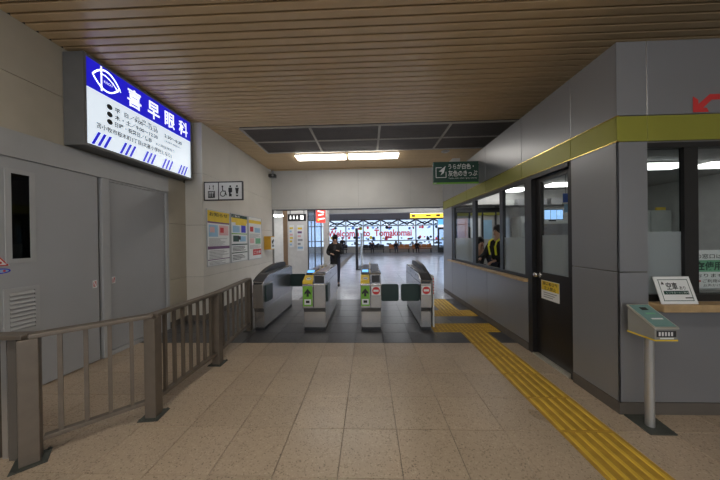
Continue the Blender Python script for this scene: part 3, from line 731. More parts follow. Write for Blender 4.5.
# office shell inside
struct(B('ceiling_office', 'office_ceil', None, OX+.092, 6.8, OY+.092, OYE-.11, 2.62, 2.70), 'grey ceiling inside the ticket office', 'ceiling')
struct(B('floor_office', 'base_grey', None, OX+.092, 6.8, OY+.092, OYE-.11, -.11, .001), 'dark floor inside the ticket office', 'floor')
struct(MB().box(OX+.092, 6.8, OYE-.10, OYE, 0, OZ-.002).build('wall_office_back', 'office_inner', None), 'pale back wall inside the ticket office', 'wall')
struct(B('wall_office_right', 'office_inner', None, 6.8, 6.9, OY, OYE, 0, OZ), 'pale far side wall inside the ticket office', 'wall')
struct(B('roof_office', 'wall_core', None, OX+.014, 6.8, OY+.014, OYE, OZ-.0018, OZ+.01), 'flat grey roof of the ticket office below the ceiling', 'roof')
# side window
w1 = struct(thing('window_1', 'black-framed service window of the ticket office, middle sash slid open', 'window', (OX, 4.7, .91)))
m = MB()
for a in ((3.285,3.36,.912,2.195),(6.06,6.20,.912,2.195),(3.36,6.06,.912,.955),(3.36,6.06,2.15,2.195)): m.box(OX+.014, OX+.07, *a)
m.build('frame', 'frame_black', w1)
for a, b in ((3.905, 3.995), (4.88, 5.02)): B('mullion', 'frame_black', w1, OX+.018, OX+.066, a, b, .956, 2.149)
for a, b in ((3.361, 3.904), (5.021, 6.059)):
    B('pane', 'glass_clear', w1, OX+.038, OX+.044, a, b, 1.441, 2.149); B('frosted_pane', 'glass_frost', w1, OX+.038, OX+.044, a, b, .956, 1.44)
si = struct(MB().box(OX-.045, OX+.10, 3.29, 6.45, .870, .911).build('trim_2', 'sill_wood', None, bevel=.006), 'light wooden counter sill under the service window', 'trim')
# office door
do = struct(thing('door_3', 'black office door with a half-frosted glass and a yellow notice', 'door', (OX, 2.95, 0)))
B('jamb', 'frame_black', do, OX+.002, OX+.12, 3.205, 3.282, .003, 2.195)
B('jamb', 'frame_black', do, OX+.014, OX+.12, 2.588, 2.63, .003, 2.195)
B('head', 'frame_black', do, OX+.002, OX+.12, 2.632, 3.203, 2.15, 2.195)
B('threshold', 'rim_metal', do, OX-.004, OX+.12, 2.632, 3.203, .003, .02)
lf = MB().box(OX+.055, OX+.095, 2.634, 3.20, .025, 1.02)
lf.box(OX+.055, OX+.095, 3.115, 3.20, 1.02, 2.145).box(OX+.055, OX+.095, 2.634, 2.70, 1.02, 2.145).box(OX+.055, OX+.095, 2.70, 3.115, 2.10, 2.145)
lf.build('leaf', 'door_black', do)
B('pane', 'glass_clear', do, OX+.070, OX+.076, 2.701, 3.114, 1.461, 2.099); B('frosted_pane', 'glass_frost', do, OX+.070, OX+.076, 2.701, 3.114, 1.021, 1.46)
kn = MB().cyl((OX+.054, 3.135, .985), (OX+.046, 3.135, .985), .032, 20).cyl((OX+.046, 3.135, .985), (OX+.02, 3.135, .985), .012, 14).ball((OX-.002, 3.135, .985), .024, .030, .030, 16, 10)
kn.build('knob', 'chrome', do, smooth=True)
fn = Frame((OX+.0545, 3.115, .71), (0,-1,0), (0,0,1))      # notice .29 x .215
nt = flat(fn, [rect(0,.29,0,.22)], 'notice', 'print_white', do, .001)
flat(fn, [rect(.006,.284,.105,.214)], 'notice_header', 'print_yellow', do, .0018)
text(fn, '関係者以外', .03, .165, .23, .042, 'lettering', 'print_black', do, .015, .0026); text(fn, '立入禁止', .05, .113, .19, .042, 'lettering', 'print_black', do, .015, .0026)
for k in range(3): flat(fn, [rect(.04,.25-.03*k,.075-k*.025,.085-k*.025)], 'notice_line', 'print_grey', do, .0022)
# front window
w2 = struct(thing('window_2', 'black-framed front window of the ticket office with frosted lower glass', 'window', (3.4, OY, .9)))
FM = [(2.545, 2.652), (3.55, 3.65), (4.6, 4.7)]
B('frame', 'frame_black', w2, 2.247, 5.7, OY+.014, OY+.07, .909, .965); B('frame', 'frame_black', w2, 2.247, 5.7, OY+.014, OY+.07, 2.148, 2.195)
for a, b in FM: B('mullion', 'frame_black', w2, a, b, OY+.016, OY+.052, .966, 2.147)
for a, b in zip([2.247]+[q[1] for q in FM], [q[0] for q in FM]+[5.7]):
    B('pane', 'glass_tint' if a < 2.3 else 'glass_clear', w2, a+.001, b-.001, OY+.040, OY+.046, 1.471 if a < 2.3 else .966, 2.147)
    if a < 2.3: B('frosted_pane', 'glass_frost', w2, a+.001, b-.001, OY+.040, OY+.046, .966, 1.470)
struct(MB().box(5.7, 6.8, OY+.012, OY+.07, .87, 2.19).build('wall_front_end', 'office_panel', None), 'grey end of the office front wall past the windows', 'wall')
struct(MB().box(2.247, 6.8, OY-.105, OY+.0135, .850, .908).build('trim_3', 'sill_wood', None, bevel=.006), 'light wooden sill under the front window of the office', 'trim')
# notice behind the second pane
wn = thing('window_notice', 'white paper notice with a green lettered band behind the front window', 'notice', (2.85, OY+.078, 1.0))
B('sheet', 'print_white', wn, 2.60, 3.10, OY+.0765, OY+.0775, 1.00, 1.315)
B('holder', 'alu', wn, 2.59, 3.11, OY+.0765, OY+.095, .985, 1.0)
fw = Frame((2.60, OY+.0765, 1.00), (1,0,0), (0,0,1))
text(fw, 'この窓口は', .05, .245, .26, .038, 'lettering', 'print_black', wn, .01, .001)
flat(fw, [rect(.015,.485,.135,.232)], 'green_band', 'print_mint', wn, .0008)
text(fw, '現在使用して', .03, .146, .42, .075, 'lettering', 'print_green', wn, .03, .0016)
text(fw, 'おりません', .10, .09, .28, .03, 'lettering', 'print_black', wn, .01, .001)
flat(fw, [rect(.015,.14,.053,.066)], 'red_bar', 'print_red', wn, .001); text(fw, 'ご利用の際は', .155, .046, .24, .028, 'lettering', 'print_black', wn, .01, .001); text(fw, 'お声かけ下さい', .16, .012, .24, .024, 'lettering', 'print_black', wn, .0, .001)
# leaning vacancy sign
lean = V((0, .062, .205)).normalized()
vs_ = thing('counter_sign', 'small white sign with green border leaning on the front window sill', 'sign', (2.4, 2.05, .909))
fv = Frame((2.262, 2.040, .9095), (1,0,0), lean)
m = MB(); pts = [fv.p(0,0),fv.p(.272,0),fv.p(.272,.212),fv.p(0,.212)]; bk = [p-fv.n*.006 for p in pts]
m.add(pts+bk, [(0,1,2,3),(7,6,5,4),(0,4,5,1),(1,5,6,2),(2,6,7,3),(3,7,4,0)]); m.build('board', 'print_white', vs_)
flat(fv, [rect(.022,.25,.022,.027),rect(.022,.25,.185,.190),rect(.025,.030,.027,.185),rect(.245,.25,.027,.185)], 'border', 'print_green', vs_, .001)
flat(fv, [rect(.042,.23,.072,.100)], 'green_bar', 'print_green', vs_, .001)
text(fv, '空車', .075, .108, .085, .058, 'lettering', 'print_black', vs_, .02, .0015); text(fv, 'あり', .170, .108, .045, .028, 'lettering', 'print_black', vs_, .01, .0015)
text(fv, 'レンタカーのご案内', .06, .080, .165, .013, 'lettering', 'print_white', vs_, .0, .0022)
flat(fv, [[(.04,.15),(.065,.15),(.0525,.175)], rect(.19,.245,.042,.05)], 'mark', 'print_black', vs_, .0015)
# IC card reader on a post
rd = thing('card_reader', 'grey card reader with teal sloping top on a steel post by the office corner', 'card reader', (2.10, 1.98, 0))
MB().add([(2.015,1.895,.0005),(2.205,1.895,.0005),(2.245,2.105,.0005),(2.03,2.105,.0005),(2.015,1.895,.007),(2.205,1.895,.007),(2.245,2.105,.007),(2.03,2.105,.007)],
   [(0,3,2,1),(4,5,6,7),(0,1,5,4),(1,2,6,5),(2,3,7,6),(3,0,4,7)]).build('base_plate', 'plate_dark', rd)
MB().cyl((2.105,1.985,.007), (2.105,1.985,.70), .027, 24).build('post', 'alu', rd, smooth=True)
rx0, rx1, ry0, ry1 = 2.018, 2.172, 1.862, 2.058
MB().prism_x([(ry0+.004,.700),(ry0+.004,.778),(ry1-.002,.890),(ry1-.002,.700)], rx0, rx1).build('body', 'reader_grey', rd, bevel=.004)
MB().prism_x([(ry0-.004,.777),(ry0-.004,.790),(ry1,.905),(ry1,.892)], rx0-.006, rx1+.006).build('top_rim', 'rim_metal', rd, bevel=.003)
ft = Frame((rx0, ry0-.004, .7905), (1,0,0), V((0, ry1-ry0+.004, .115))); W_ = rx1-rx0; Lh = math.hypot(ry1-ry0+.004, .115)
flat(ft, [rect(.004, W_-.004, .008, Lh-.008)], 'teal_face', 'reader_teal', rd, .0012)
flat(ft, [rect(.055,.105,Lh-.065,Lh-.035)], 'card_slot', 'print_black', rd, .0018); flat(ft, [rect(.045,.125,.075,.088)], 'print_line', 'print_white', rd, .0018); flat(ft, [rect(.05,.12,.125,.14)], 'print_line', 'print_mint', rd, .0018)
B('stripe', 'print_yellow', rd, rx0-.002, rx1+.002, ry0+.002, ry1, .692, .702)
B('display', 'gate_black', rd, rx0+.012, rx1-.012, ry0+.0005, ry0+.006, .722, .765)
flat(Frame((rx0, ry0+.0004, .70), (1,0,0), (0,0,1)), [rect(.022+.021*k, .035+.021*k, .03, .058) for k in range(5)]+[rect(.03,.125,.008,.018)], 'print_line', 'print_white', rd, .001)
# projecting green sign
gs = thing('projecting_sign', 'dark green sign with white lettering projecting from the ticket office wall', 'sign', (1.6, 4.68, 2.43))
B('panel', 'print_green', gs, 1.192, OX-.003, 4.67, 4.71, 2.455, 2.83, bevel=.003)
fg = Frame((1.192, 4.67, 2.455), (1,0,0), (0,0,1)); W_ = OX-.003-1.192
B('lime_strip', 'print_lime', gs, 1.192, OX-.003, 4.668, 4.712, 2.43, 2.4545)
text(fg, 'うらが白色・', .27, .235, .46, .10, 'lettering', 'print_white', gs, .015, .001); text(fg, '灰色のきっぷ', .27, .105, .52, .11, 'lettering', 'print_white', gs, .015, .001)
text(fg, 'Tickets with white / grey reverse', .27, .055, .51, .032, 'lettering', 'print_white', gs, .0, .001)
flat(fg, stroke([(.05,.09),(.23,.09)],.012)+stroke([(.05,.09),(.05,.27)],.012)+stroke([(.05,.27),(.15,.27)],.012)+stroke([(.23,.09),(.23,.19)],.012)+[[(.225,.30),(.10,.20),(.16,.19),(.13,.13),(.19,.17)]], 'ticket_pictogram', 'print_white', gs, .001)
text(fg, 'JR', .012, -.021, .05, .016, 'lettering', 'print_white', gs, .02, .0035)
B('bracket', 'chrome', gs, OX-.003, OX-.0005, 4.66, 4.72, 2.50, 2.78)

# office interior: lamps, cabinets, desk, monitor
ceiling_lamp(2.5, 3.75, 6.05, 6.40, 'lit lamp on the office ceiling, seen through the open service window', 'office_lamp', 2.62, .07, 'office ceiling lamps')
ceiling_lamp(3.95, 5.2, 5.55, 5.85, 'lit lamp on the office ceiling, seen through the door glass', 'office_lamp', 2.62, .07, 'office ceiling lamps')
ceiling_lamp(3.9, 5.15, 4.20, 4.50, 'lit lamp on the office ceiling, nearest the front window', 'office_lamp', 2.62, .07, 'office ceiling lamps')
ceiling_lamp(5.45, 6.7, 4.20, 4.50, 'lit lamp on the office ceiling, seen at the right of the front window', 'office_lamp', 2.62, .07, 'office ceiling lamps')
def cabinet(x0, x1, y0, y1, h, label, n=2):
    t = thing('office_cabinet', label, 'cabinet', ((x0+x1)/2, (y0+y1)/2, 0), 'office cabinets')
    B('body', 'cabinet_grey', t, x0, x1, y0, y1, .002, h)
    for k in range(n):
        a, b = x0+(x1-x0)*k/n, x0+(x1-x0)*(k+1)/n
        d = B('door', 'cabinet_grey', t, a+.006, b-.006, y0-.018, y0-.001, .06, h-.02, bevel=.003); B('handle', 'chrome', d, b-.06, b-.045, y0-.03, y0-.0185, h*.5, h*.5+.12)
cabinet(3.75, 4.75, 6.35, 6.78, 1.95, 'tall pale office cabinet behind the door glass'); cabinet(4.8, 5.8, 6.3, 6.78, 1.80, 'pale office cabinet seen through the front window'); cabinet(5.85, 6.75, 5.9, 6.78, 2.0, 'deep pale office cabinet in the far corner of the office')
struct(B('beam_office', 'office_inner', None, OX+.1, 6.79, 6.55, 6.785, 2.28, 2.618), 'pale beam along the back of the office ceiling', 'beam')
sg = tag(B('orange_sign', 'print_yellow', None, 6.50, 6.70, 5.95, 5.98, 2.001, 2.07), 'small orange sign on the cabinet seen through the front window', 'sign')
dk = thing('service_counter', 'pale service counter behind the open ticket window', 'counter', (2.4, 4.6, 0))
B('top', 'cabinet_grey', dk, OX+.102, 2.34, 3.4, 5.1, .84, .875); B('front', 'cabinet_grey', dk, OX+.13, 2.28, 3.45, 5.05, .003, .84)
mo = thing('monitor', 'wide blue computer screen on the equipment rack behind the office door', 'monitor', (3.85, 5.4, 1.76))
B('screen_case', 'gate_black', mo, 3.64, 4.04, 5.40, 5.43, 1.785, 2.01)
for k in range(3): B('screen', 'monitor', mo, 3.655+k*.127, 3.772+k*.127, 5.396, 5.3995, 1.80, 1.995)
B('stand', 'gate_black', mo, 3.78, 3.90, 5.41, 5.46, 1.762, 1.785)
rk = thing('equipment_rack', 'grey equipment rack carrying the blue screen behind the office door', 'rack', (3.9, 5.6, 0))
B('body', 'cabinet_grey', rk, 3.50, 4.30, 5.38, 5.85, .002, 1.76)
for k in range(4): B('drawer', 'office_panel', rk, 3.52, 4.28, 5.365, 5.379, .10+k*.41, .48+k*.41, bevel=.004)
sh = thing('wall_shelf', 'dark high shelf with boxes behind the office door', 'shelf', (3.7, 6.2, 2.1))
B('board', 'gate_black', sh, 3.2, 4.9, 6.38, 6.548, 2.20, 2.23)
for q, x in enumerate((3.35, 3.7, 4.15, 4.5)): tag(B('file_box', ('cabinet_grey','print_grey','office_panel','print_grey')[q], None, x, x+.25, 6.40, 6.54, 2.231, 2.36+.03*(q%2)), ('pale grey','dark grey, lower','bluish metal','dark grey, higher')[q]+' file box on the dark shelf inside the office', 'box', 'file boxes on the office shelf')
ip = struct(thing('window_5', 'dark framed inner window at the back of the ticket office', 'window', (2.9, 6.79, 1)))
B('frame', 'frame_black', ip, 2.11, 3.55, 6.765, 6.785, 2.10, 2.22)
for x in (2.32, 2.66, 3.0, 3.34): B('mullion', 'frame_black', ip, x-.02, x+.02, 6.770, 6.789, .9, 2.10)
B('olive_strip', 'office_olive', ip, 2.11, 3.55, 6.775, 6.789, 2.02, 2.099)
pn = thing('wall_notice', 'white notice sheets on the back wall of the ticket office', 'notice', (2.6, 6.79, 1.4))
for k, (a, b, c, d, mt) in enumerate(((2.35,2.62,1.35,1.95,'print_pink'),(2.68,2.95,1.35,1.95,'print_white'),(3.0,3.25,1.4,1.9,'print_lightblue'))): B('sheet', mt, pn, a, b, 6.792, 6.799, c, d)
hb = thing('hanging_papers', 'blue paper sheets hanging behind the office door glass', 'papers', (3.31, 4.35, 1.84))
B('sheet', 'print_lightblue', hb, 3.27, 3.36, 4.35, 4.355, 1.84, 1.98); B('sheet', 'screen_blue', hb, 3.25, 3.35, 4.35, 4.355, 2.01, 2.16); B('cord', 'gate_black', hb, 3.36, 3.364, 4.356, 4.361, 1.98, 2.62); B('cord', 'gate_black', hb, 3.30, 3.304, 4.356, 4.361, 2.16, 2.62)

# ------------------------------------------------------------------ waiting hall beyond the gates
HZc = 3.55
struct(B('ceiling_hall', 'hall_ceiling', None, HX0, HX1, 7.99, HY1+1.5, HZc, HZc+.1), 'dim ceiling of the waiting hall', 'ceiling')
struct(B('beam_hall', 'hall_wall', None, HX0, HX1, 11.0, 11.4, 2.58, HZc-.001), 'pale cross beam in the waiting hall', 'beam')
struct(B('wall_hall_left', 'hall_wall', None, HX0-.2, HX0, 7.99, HY1+.2, 0, HZc), 'pale far left wall of the waiting hall', 'wall')
struct(B('wall_hall_right', 'hall_wall', None, HX1, HX1+.2, 7.99, HY1+.2, 0, HZc), 'pale far right wall of the waiting hall', 'wall')
hl = 0
for yy, rw in ((9.4, 'first'), (13.0, 'second'), (16.5, 'third'), (19.0, 'fourth')):  # lamp rows added out of view above the beam to brighten the hall
    for x, cn in ((-6.5, 'at the far left'), (-2.2, 'left of the middle'), (2.2, 'right of the middle'), (6.5, 'at the far right')):
        ceiling_lamp(x-1.2, x+1.2, yy-.15, yy+.15, 'added unseen waiting hall lamp in the %s row from the gates, %s' % (rw, cn), 'hall_lamp', HZc, .06, 'added waiting hall lamps')
# far window wall
ww = struct(thing('window_3', 'wide wall of decorated windows at the far side of the waiting hall', 'window', (0, HY1, 0)))
B('sill_wall', 'hall_wall', ww, HX0, HX1, HY1, HY1+.2, 0, .60)
B('head_wall', 'hall_ceiling', ww, HX0, HX1, HY1, HY1+.2, 3.46, HZc)
for z0, z1 in ((.60,.68),(1.20,1.30),(2.80,2.90)): B('transom', 'hall_frame', ww, HX0, HX1, HY1, HY1+.12, z0, z1)
PW = 1.87; px0 = 1.30-PW*7
rr = random.Random(5)
k = 0
while px0+k*PW < HX1:
    a = px0+k*PW
    if a > HX0:
        B('mullion', 'hall_frame', ww, a-.05, a+.05, HY1+.001, HY1+.119, .68, 3.46)
    a0, b0 = max(a+.05, HX0), min(a+PW-.05, HX1)
    if b0 > a0:
        for z0, z1 in ((.68,1.20),(1.30,2.80),(2.90,3.46)): B('pane', 'glass_hall', ww, a0, b0, HY1+.05, HY1+.06, z0, z1)
        if -6 < a < 8:
            fr = Frame((a+.05, HY1+.049, 0), (1,0,0), (0,0,1)); W_ = PW-.1
            flat(fr, stroke([(.05,3.42),(W_/2,2.98),(W_-.05,3.42)], .15)+stroke([(.1,2.95),(W_/2,3.22),(W_-.1,2.95)], .11), 'garland_sticker', rr.choice(['print_black','cloth_navy']), ww, .001)
            for q in range(5): flat(fr, [disc(.15+rr.random()*(W_-.3), .80+.28*rr.random(), .10+.10*rr.random(), 8, .06+.06*rr.random())], 'window_sticker', rr.choice(['print_grey','print_lightblue','cloth_navy','print_grey']), ww, .001)
            for q in range(10):
                x, z_ = .2+rr.random()*(W_-.4), rr.choice([1.42, 1.5, 1.6, 2.55, 2.65]); r = .08+.10*rr.random()
                flat(fr, [disc(x, z_, r, 10, r*(.6+.6*rr.random()))], 'window_sticker', rr.choice(['film_red','print_black','film_blue','cloth_navy','film_red','film_yellow','film_red','film_blue']), ww, .001)
    k += 1
fr = Frame((0, HY1+.048, 0), (1,0,0), (0,0,1))
text(fr, 'Welcome  to  Tomakomai', -4.4, 1.72, 9.0, .72, 'lettering', 'film_red', ww, .03, .003)
# right-hand exit and signs
ex_ = struct(thing('door_4', 'dark framed exit door at the far right of the waiting hall', 'door', (7.3, 25.5, 0)))
B('frame', 'gate_black', ex_, 6.85, 7.00, 25.4, 25.5, 0, 2.5); B('frame', 'gate_black', ex_, 8.0, 8.15, 25.4, 25.5, 0, 2.5); B('frame', 'gate_black', ex_, 7.0, 8.0, 25.4, 25.5, 2.3, 2.5)
B('pane', 'glass_hall', ex_, 7.0, 8.0, 25.44, 25.46, .5, 2.3); B('kick_panel', 'gate_black', ex_, 7.0, 8.0, 25.42, 25.48, .002, .5)
hs = thing('hanging_sign', 'long yellow lit sign hanging under the beam in the waiting hall', 'sign', (3.2, 14, 2.55))
B('panel', 'yellow_lit', hs, 2.30, 4.3, 13.98, 14.10, 2.57, 2.80); B('hanger', 'gate_black', hs, 2.6, 2.63, 14.03, 14.06, 2.80, HZc-.001); B('hanger', 'gate_black', hs, 3.9, 3.93, 14.03, 14.06, 2.80, HZc-.001)
fy = Frame((2.30, 13.98, 2.57), (1,0,0), (0,0,1)); flat(fy, [rect(.08,.25,.05,.18), rect(.85,1.1,.08,.15), rect(1.4,1.6,.06,.17)], 'sign_mark', 'print_black', hs, .002)
B('lower_strip', 'white_lit', hs, 2.30, 4.3, 13.985, 14.095, 2.80, 2.82)
bs = thing('advertising_sign', 'blue lit advertising panel over the far right exit', 'sign', (7.3, 25.3, 2.55))
B('panel', 'blue_lit', bs, 6.9, 8.2, 25.25, 25.38, 2.52, 3.30); flat(Frame((6.9,25.25,2.52),(1,0,0),(0,0,1)), [rect(.0,1.3,.0,.22)], 'white_foot', 'white_lit', bs, .002)
# left: white partition with lift sign, glass screens, column
wq = struct(B('wall_partition', 'hall_wall', None, -3.32, -2.50, 10.30, 10.42, 0, HZc), 'white partition wall with two small posters beyond the gates', 'wall')
def small_poster(x0, x1, z0, z1, label, seed):
    t = thing('notice_board', label, 'poster', (x0, 10.29, z0)); B('sheet', 'print_white', t, x0, x1, 10.285, 10.299, z0, z1)
    f = Frame((x0, 10.285, z0), (1,0,0), (0,0,1)); r = random.Random(seed); W_, H_ = x1-x0, z1-z0
    for q in range(6): flat(f, [rect(W_*.1, W_*(.5+.4*r.random()), H_*(.08+.15*q), H_*(.16+.15*q))], 'print_block', r.choice(['print_lightblue','print_pink','print_grey','print_yellow','print_purple']), t, .001)
small_poster(-3.25, -3.06, 1.15, 2.05, 'narrow white notice on the partition beyond the gates, nearer the corridor', 1)
small_poster(-2.93, -2.66, 1.0, 2.05, 'wider blue-toned notice on the partition beyond the gates', 2)
br = struct(B('trim_4', 'bench_brown', None, -3.50, -3.32, 10.28, 10.44, 0, HZc), 'brown door post beside the lit corridor', 'trim')
struct(B('wall_corridor', 'hall_wall', None, -4.9, -3.5, 12.2, 12.3, 0, HZc), 'pale end wall of the lit side corridor', 'wall')
struct(B('wall_return', 'hall_wall', None, HX0, -3.56, 7.99, 8.15, 0, HZc), 'pale hall wall behind the poster wall', 'wall')
ceiling_lamp(-4.4, -3.6, 11.2, 11.5, 'lit lamp in the side corridor left of the partition', 'hall_lamp', 2.6, .08, 'corridor lamps')
struct(B('ceiling_corridor', 'hall_wall', None, -5, -3.5, 10.6, 12.2, 2.6, 2.7), 'low ceiling of the side corridor', 'ceiling')
t = thing('lift_sign', 'black hanging sign with white pictograms beyond the gates', 'sign', (-2.55, 9.0, 2.1))
B('panel', 'gate_black', t, -2.88, -2.23, 8.97, 9.03, 2.12, 2.37)
f = Frame((-2.88, 8.97, 2.12), (1,0,0), (0,0,1))
flat(f, [p for x in (.10,.22,.34) for p in (disc(x,.175,.025,12), rect(x-.03,x+.03,.07,.15))]+[rect(.45,.57,.05,.20)], 'pictogram', 'white_lit', t, .002)
for x in (-2.8, -2.3): B('hanger', 'gate_black', t, x-.01, x+.01, 8.99, 9.01, 2.37, HZc-.001)
t = thing('red_sign', 'red and white hanging lantern sign in the waiting hall', 'sign', (-1.75, 9.2, 2.1))
MB().post(-1.74, 9.2, .34, .05, 2.06, 2.55, .5).build('panel', 'red_lit', t)
c, s_ = math.cos(.5), math.sin(.5)
f = Frame((-1.74-.17*c+.0255*s_, 9.2-.17*s_-.0255*c, 2.06), (c,s_,0), (0,0,1))
flat(f, stroke([(.06,.42),(.28,.38)],.05)+stroke([(.08,.27),(.26,.31)],.05)+stroke([(.06,.12),(.3,.16)],.05), 'white_print', 'white_lit', t, .002); flat(f, [disc(.08,.1,.04)], 'yellow_print', 'yellow_lit', t, .004)
MB().cyl((-1.74,9.2,2.55),(-1.74,9.2,HZc-.001),.01,8).build('hanger', 'gate_black', t)
gp = struct(thing('window_4', 'dark framed glass screen beside the white partition', 'window', (-2.2, 10.3, 0)))
for x in (-2.48, -2.20, -1.94): B('frame', 'gate_top', gp, x-.02, x+.02, 10.30, 10.36, .002, 2.7)
for a, b in ((-2.46,-2.22),(-2.18,-1.96)): B('pane', 'glass_hall', gp, a, b, 10.325, 10.335, .1, 2.6); B('kick_rail', 'hall_frame', gp, a, b, 10.31, 10.35, .002, .1)
struct(B('head_panel', 'hall_wall', None, -2.50, -1.60, 10.28, 10.40, 2.7, HZc), 'pale panel over the glass screen', 'wall')
struct(B('column_hall', 'hall_wall', None, -1.84, -1.62, 10.26, 10.48, 0, 2.7), 'pale square column beside the glass screen', 'column')
gp2 = thing('glass_divider', 'upright glass divider with dark post in the middle of the waiting hall', 'divider', (-.5, 12, 0))
B('post', 'gate_black', gp2, -.62, -.50, 11.8, 11.92, .002, 1.95); B('pane', 'glass_hall', gp2, -.40, -.385, 11.93, 13.6, .12, 1.75); B('end_post', 'white_plastic', gp2, -.42, -.33, 13.4, 13.5, .002, 1.75); B('foot', 'gate_black', gp2, -.62, -.33, 11.75, 13.65, .0008, .03)
def bench(x0, x1, y0, label, mat, group='waiting hall benches'):
    t = thing('bench', label, 'bench', ((x0+x1)/2, y0, 0), group)
    n = max(2, round((x1-x0)/.5))
    for k in range(n):
        a, b = x0+(x1-x0)*k/n, x0+(x1-x0)*(k+1)/n
        B('seat', mat, t, a+.015, b-.015, y0, y0+.42, .40, .45, bevel=.01)
        MB().prism_x([(y0+.40,.50),(y0+.46,.86),(y0+.49,.86),(y0+.43,.50)], a+.015, b-.015).build('backrest', mat, t)
    for x in (x0+.1, x1-.1): B('leg', 'gate_black', t, x-.03, x+.03, y0+.05, y0+.40, .0008, .36)
    B('beam', 'gate_black', t, x0, x1, y0+.18, y0+.26, .36, .40)
    for x in (x0+.05, x1-.05): MB().bar((x, y0+.22, .38), (x, y0+.44, .38), .03, .03).build('back_bracket', 'gate_black', t)
bench(2.05, 4.15, 25.7, 'orange bench in the waiting hall, left of the two by the windows', 'bench_orange')
bench(4.4, 6.4, 25.7, 'orange bench in the waiting hall, nearest the far right exit', 'bench_orange')
bench(-.6, 1.6, 25.9, 'dark bench in the waiting hall, behind the glass divider', 'cloth_grey')
bench(-4.6, -2.2, 25.9, 'dark bench at the left of the far windows', 'cloth_grey')

# ------------------------------------------------------------------ people
def skin_mesh(joints, edges, radii, mat, name, sub=2, root=0):
    names = list(joints); idx = {n: i for i, n in enumerate(names)}
    me = bpy.data.meshes.new(name); me.from_pydata([joints[n] for n in names], [(idx[a], idx[b]) for a, b in edges], []); me.update()
    ob = bpy.data.objects.new('skin_source', me); COL.objects.link(ob)
    bm = bmesh.new(); bm.from_mesh(me); ly = bm.verts.layers.skin.verify(); bm.verts.ensure_lookup_table()
    for i, n in enumerate(names):
        r = radii[n]; r = r if isinstance(r, tuple) else (r, r)
        bm.verts[i][ly].radius = r; bm.verts[i][ly].use_root = (i == root)
    bm.to_mesh(me); bm.free()
    md = ob.modifiers.new('skin', 'SKIN'); md.use_smooth_shade = True; md.branch_smoothing = .6
    sb = ob.modifiers.new('sub', 'SUBSURF'); sb.levels = sub; sb.render_levels = sub
    out = bpy.data.meshes.new_from_object(ob.evaluated_get(bpy.context.evaluated_depsgraph_get()))
    bpy.data.objects.remove(ob); bpy.data.meshes.remove(me)
    out.materials.clear(); out.materials.append(M[mat]); out.name = name
    for p in out.polygons: p.use_smooth = True
    return out
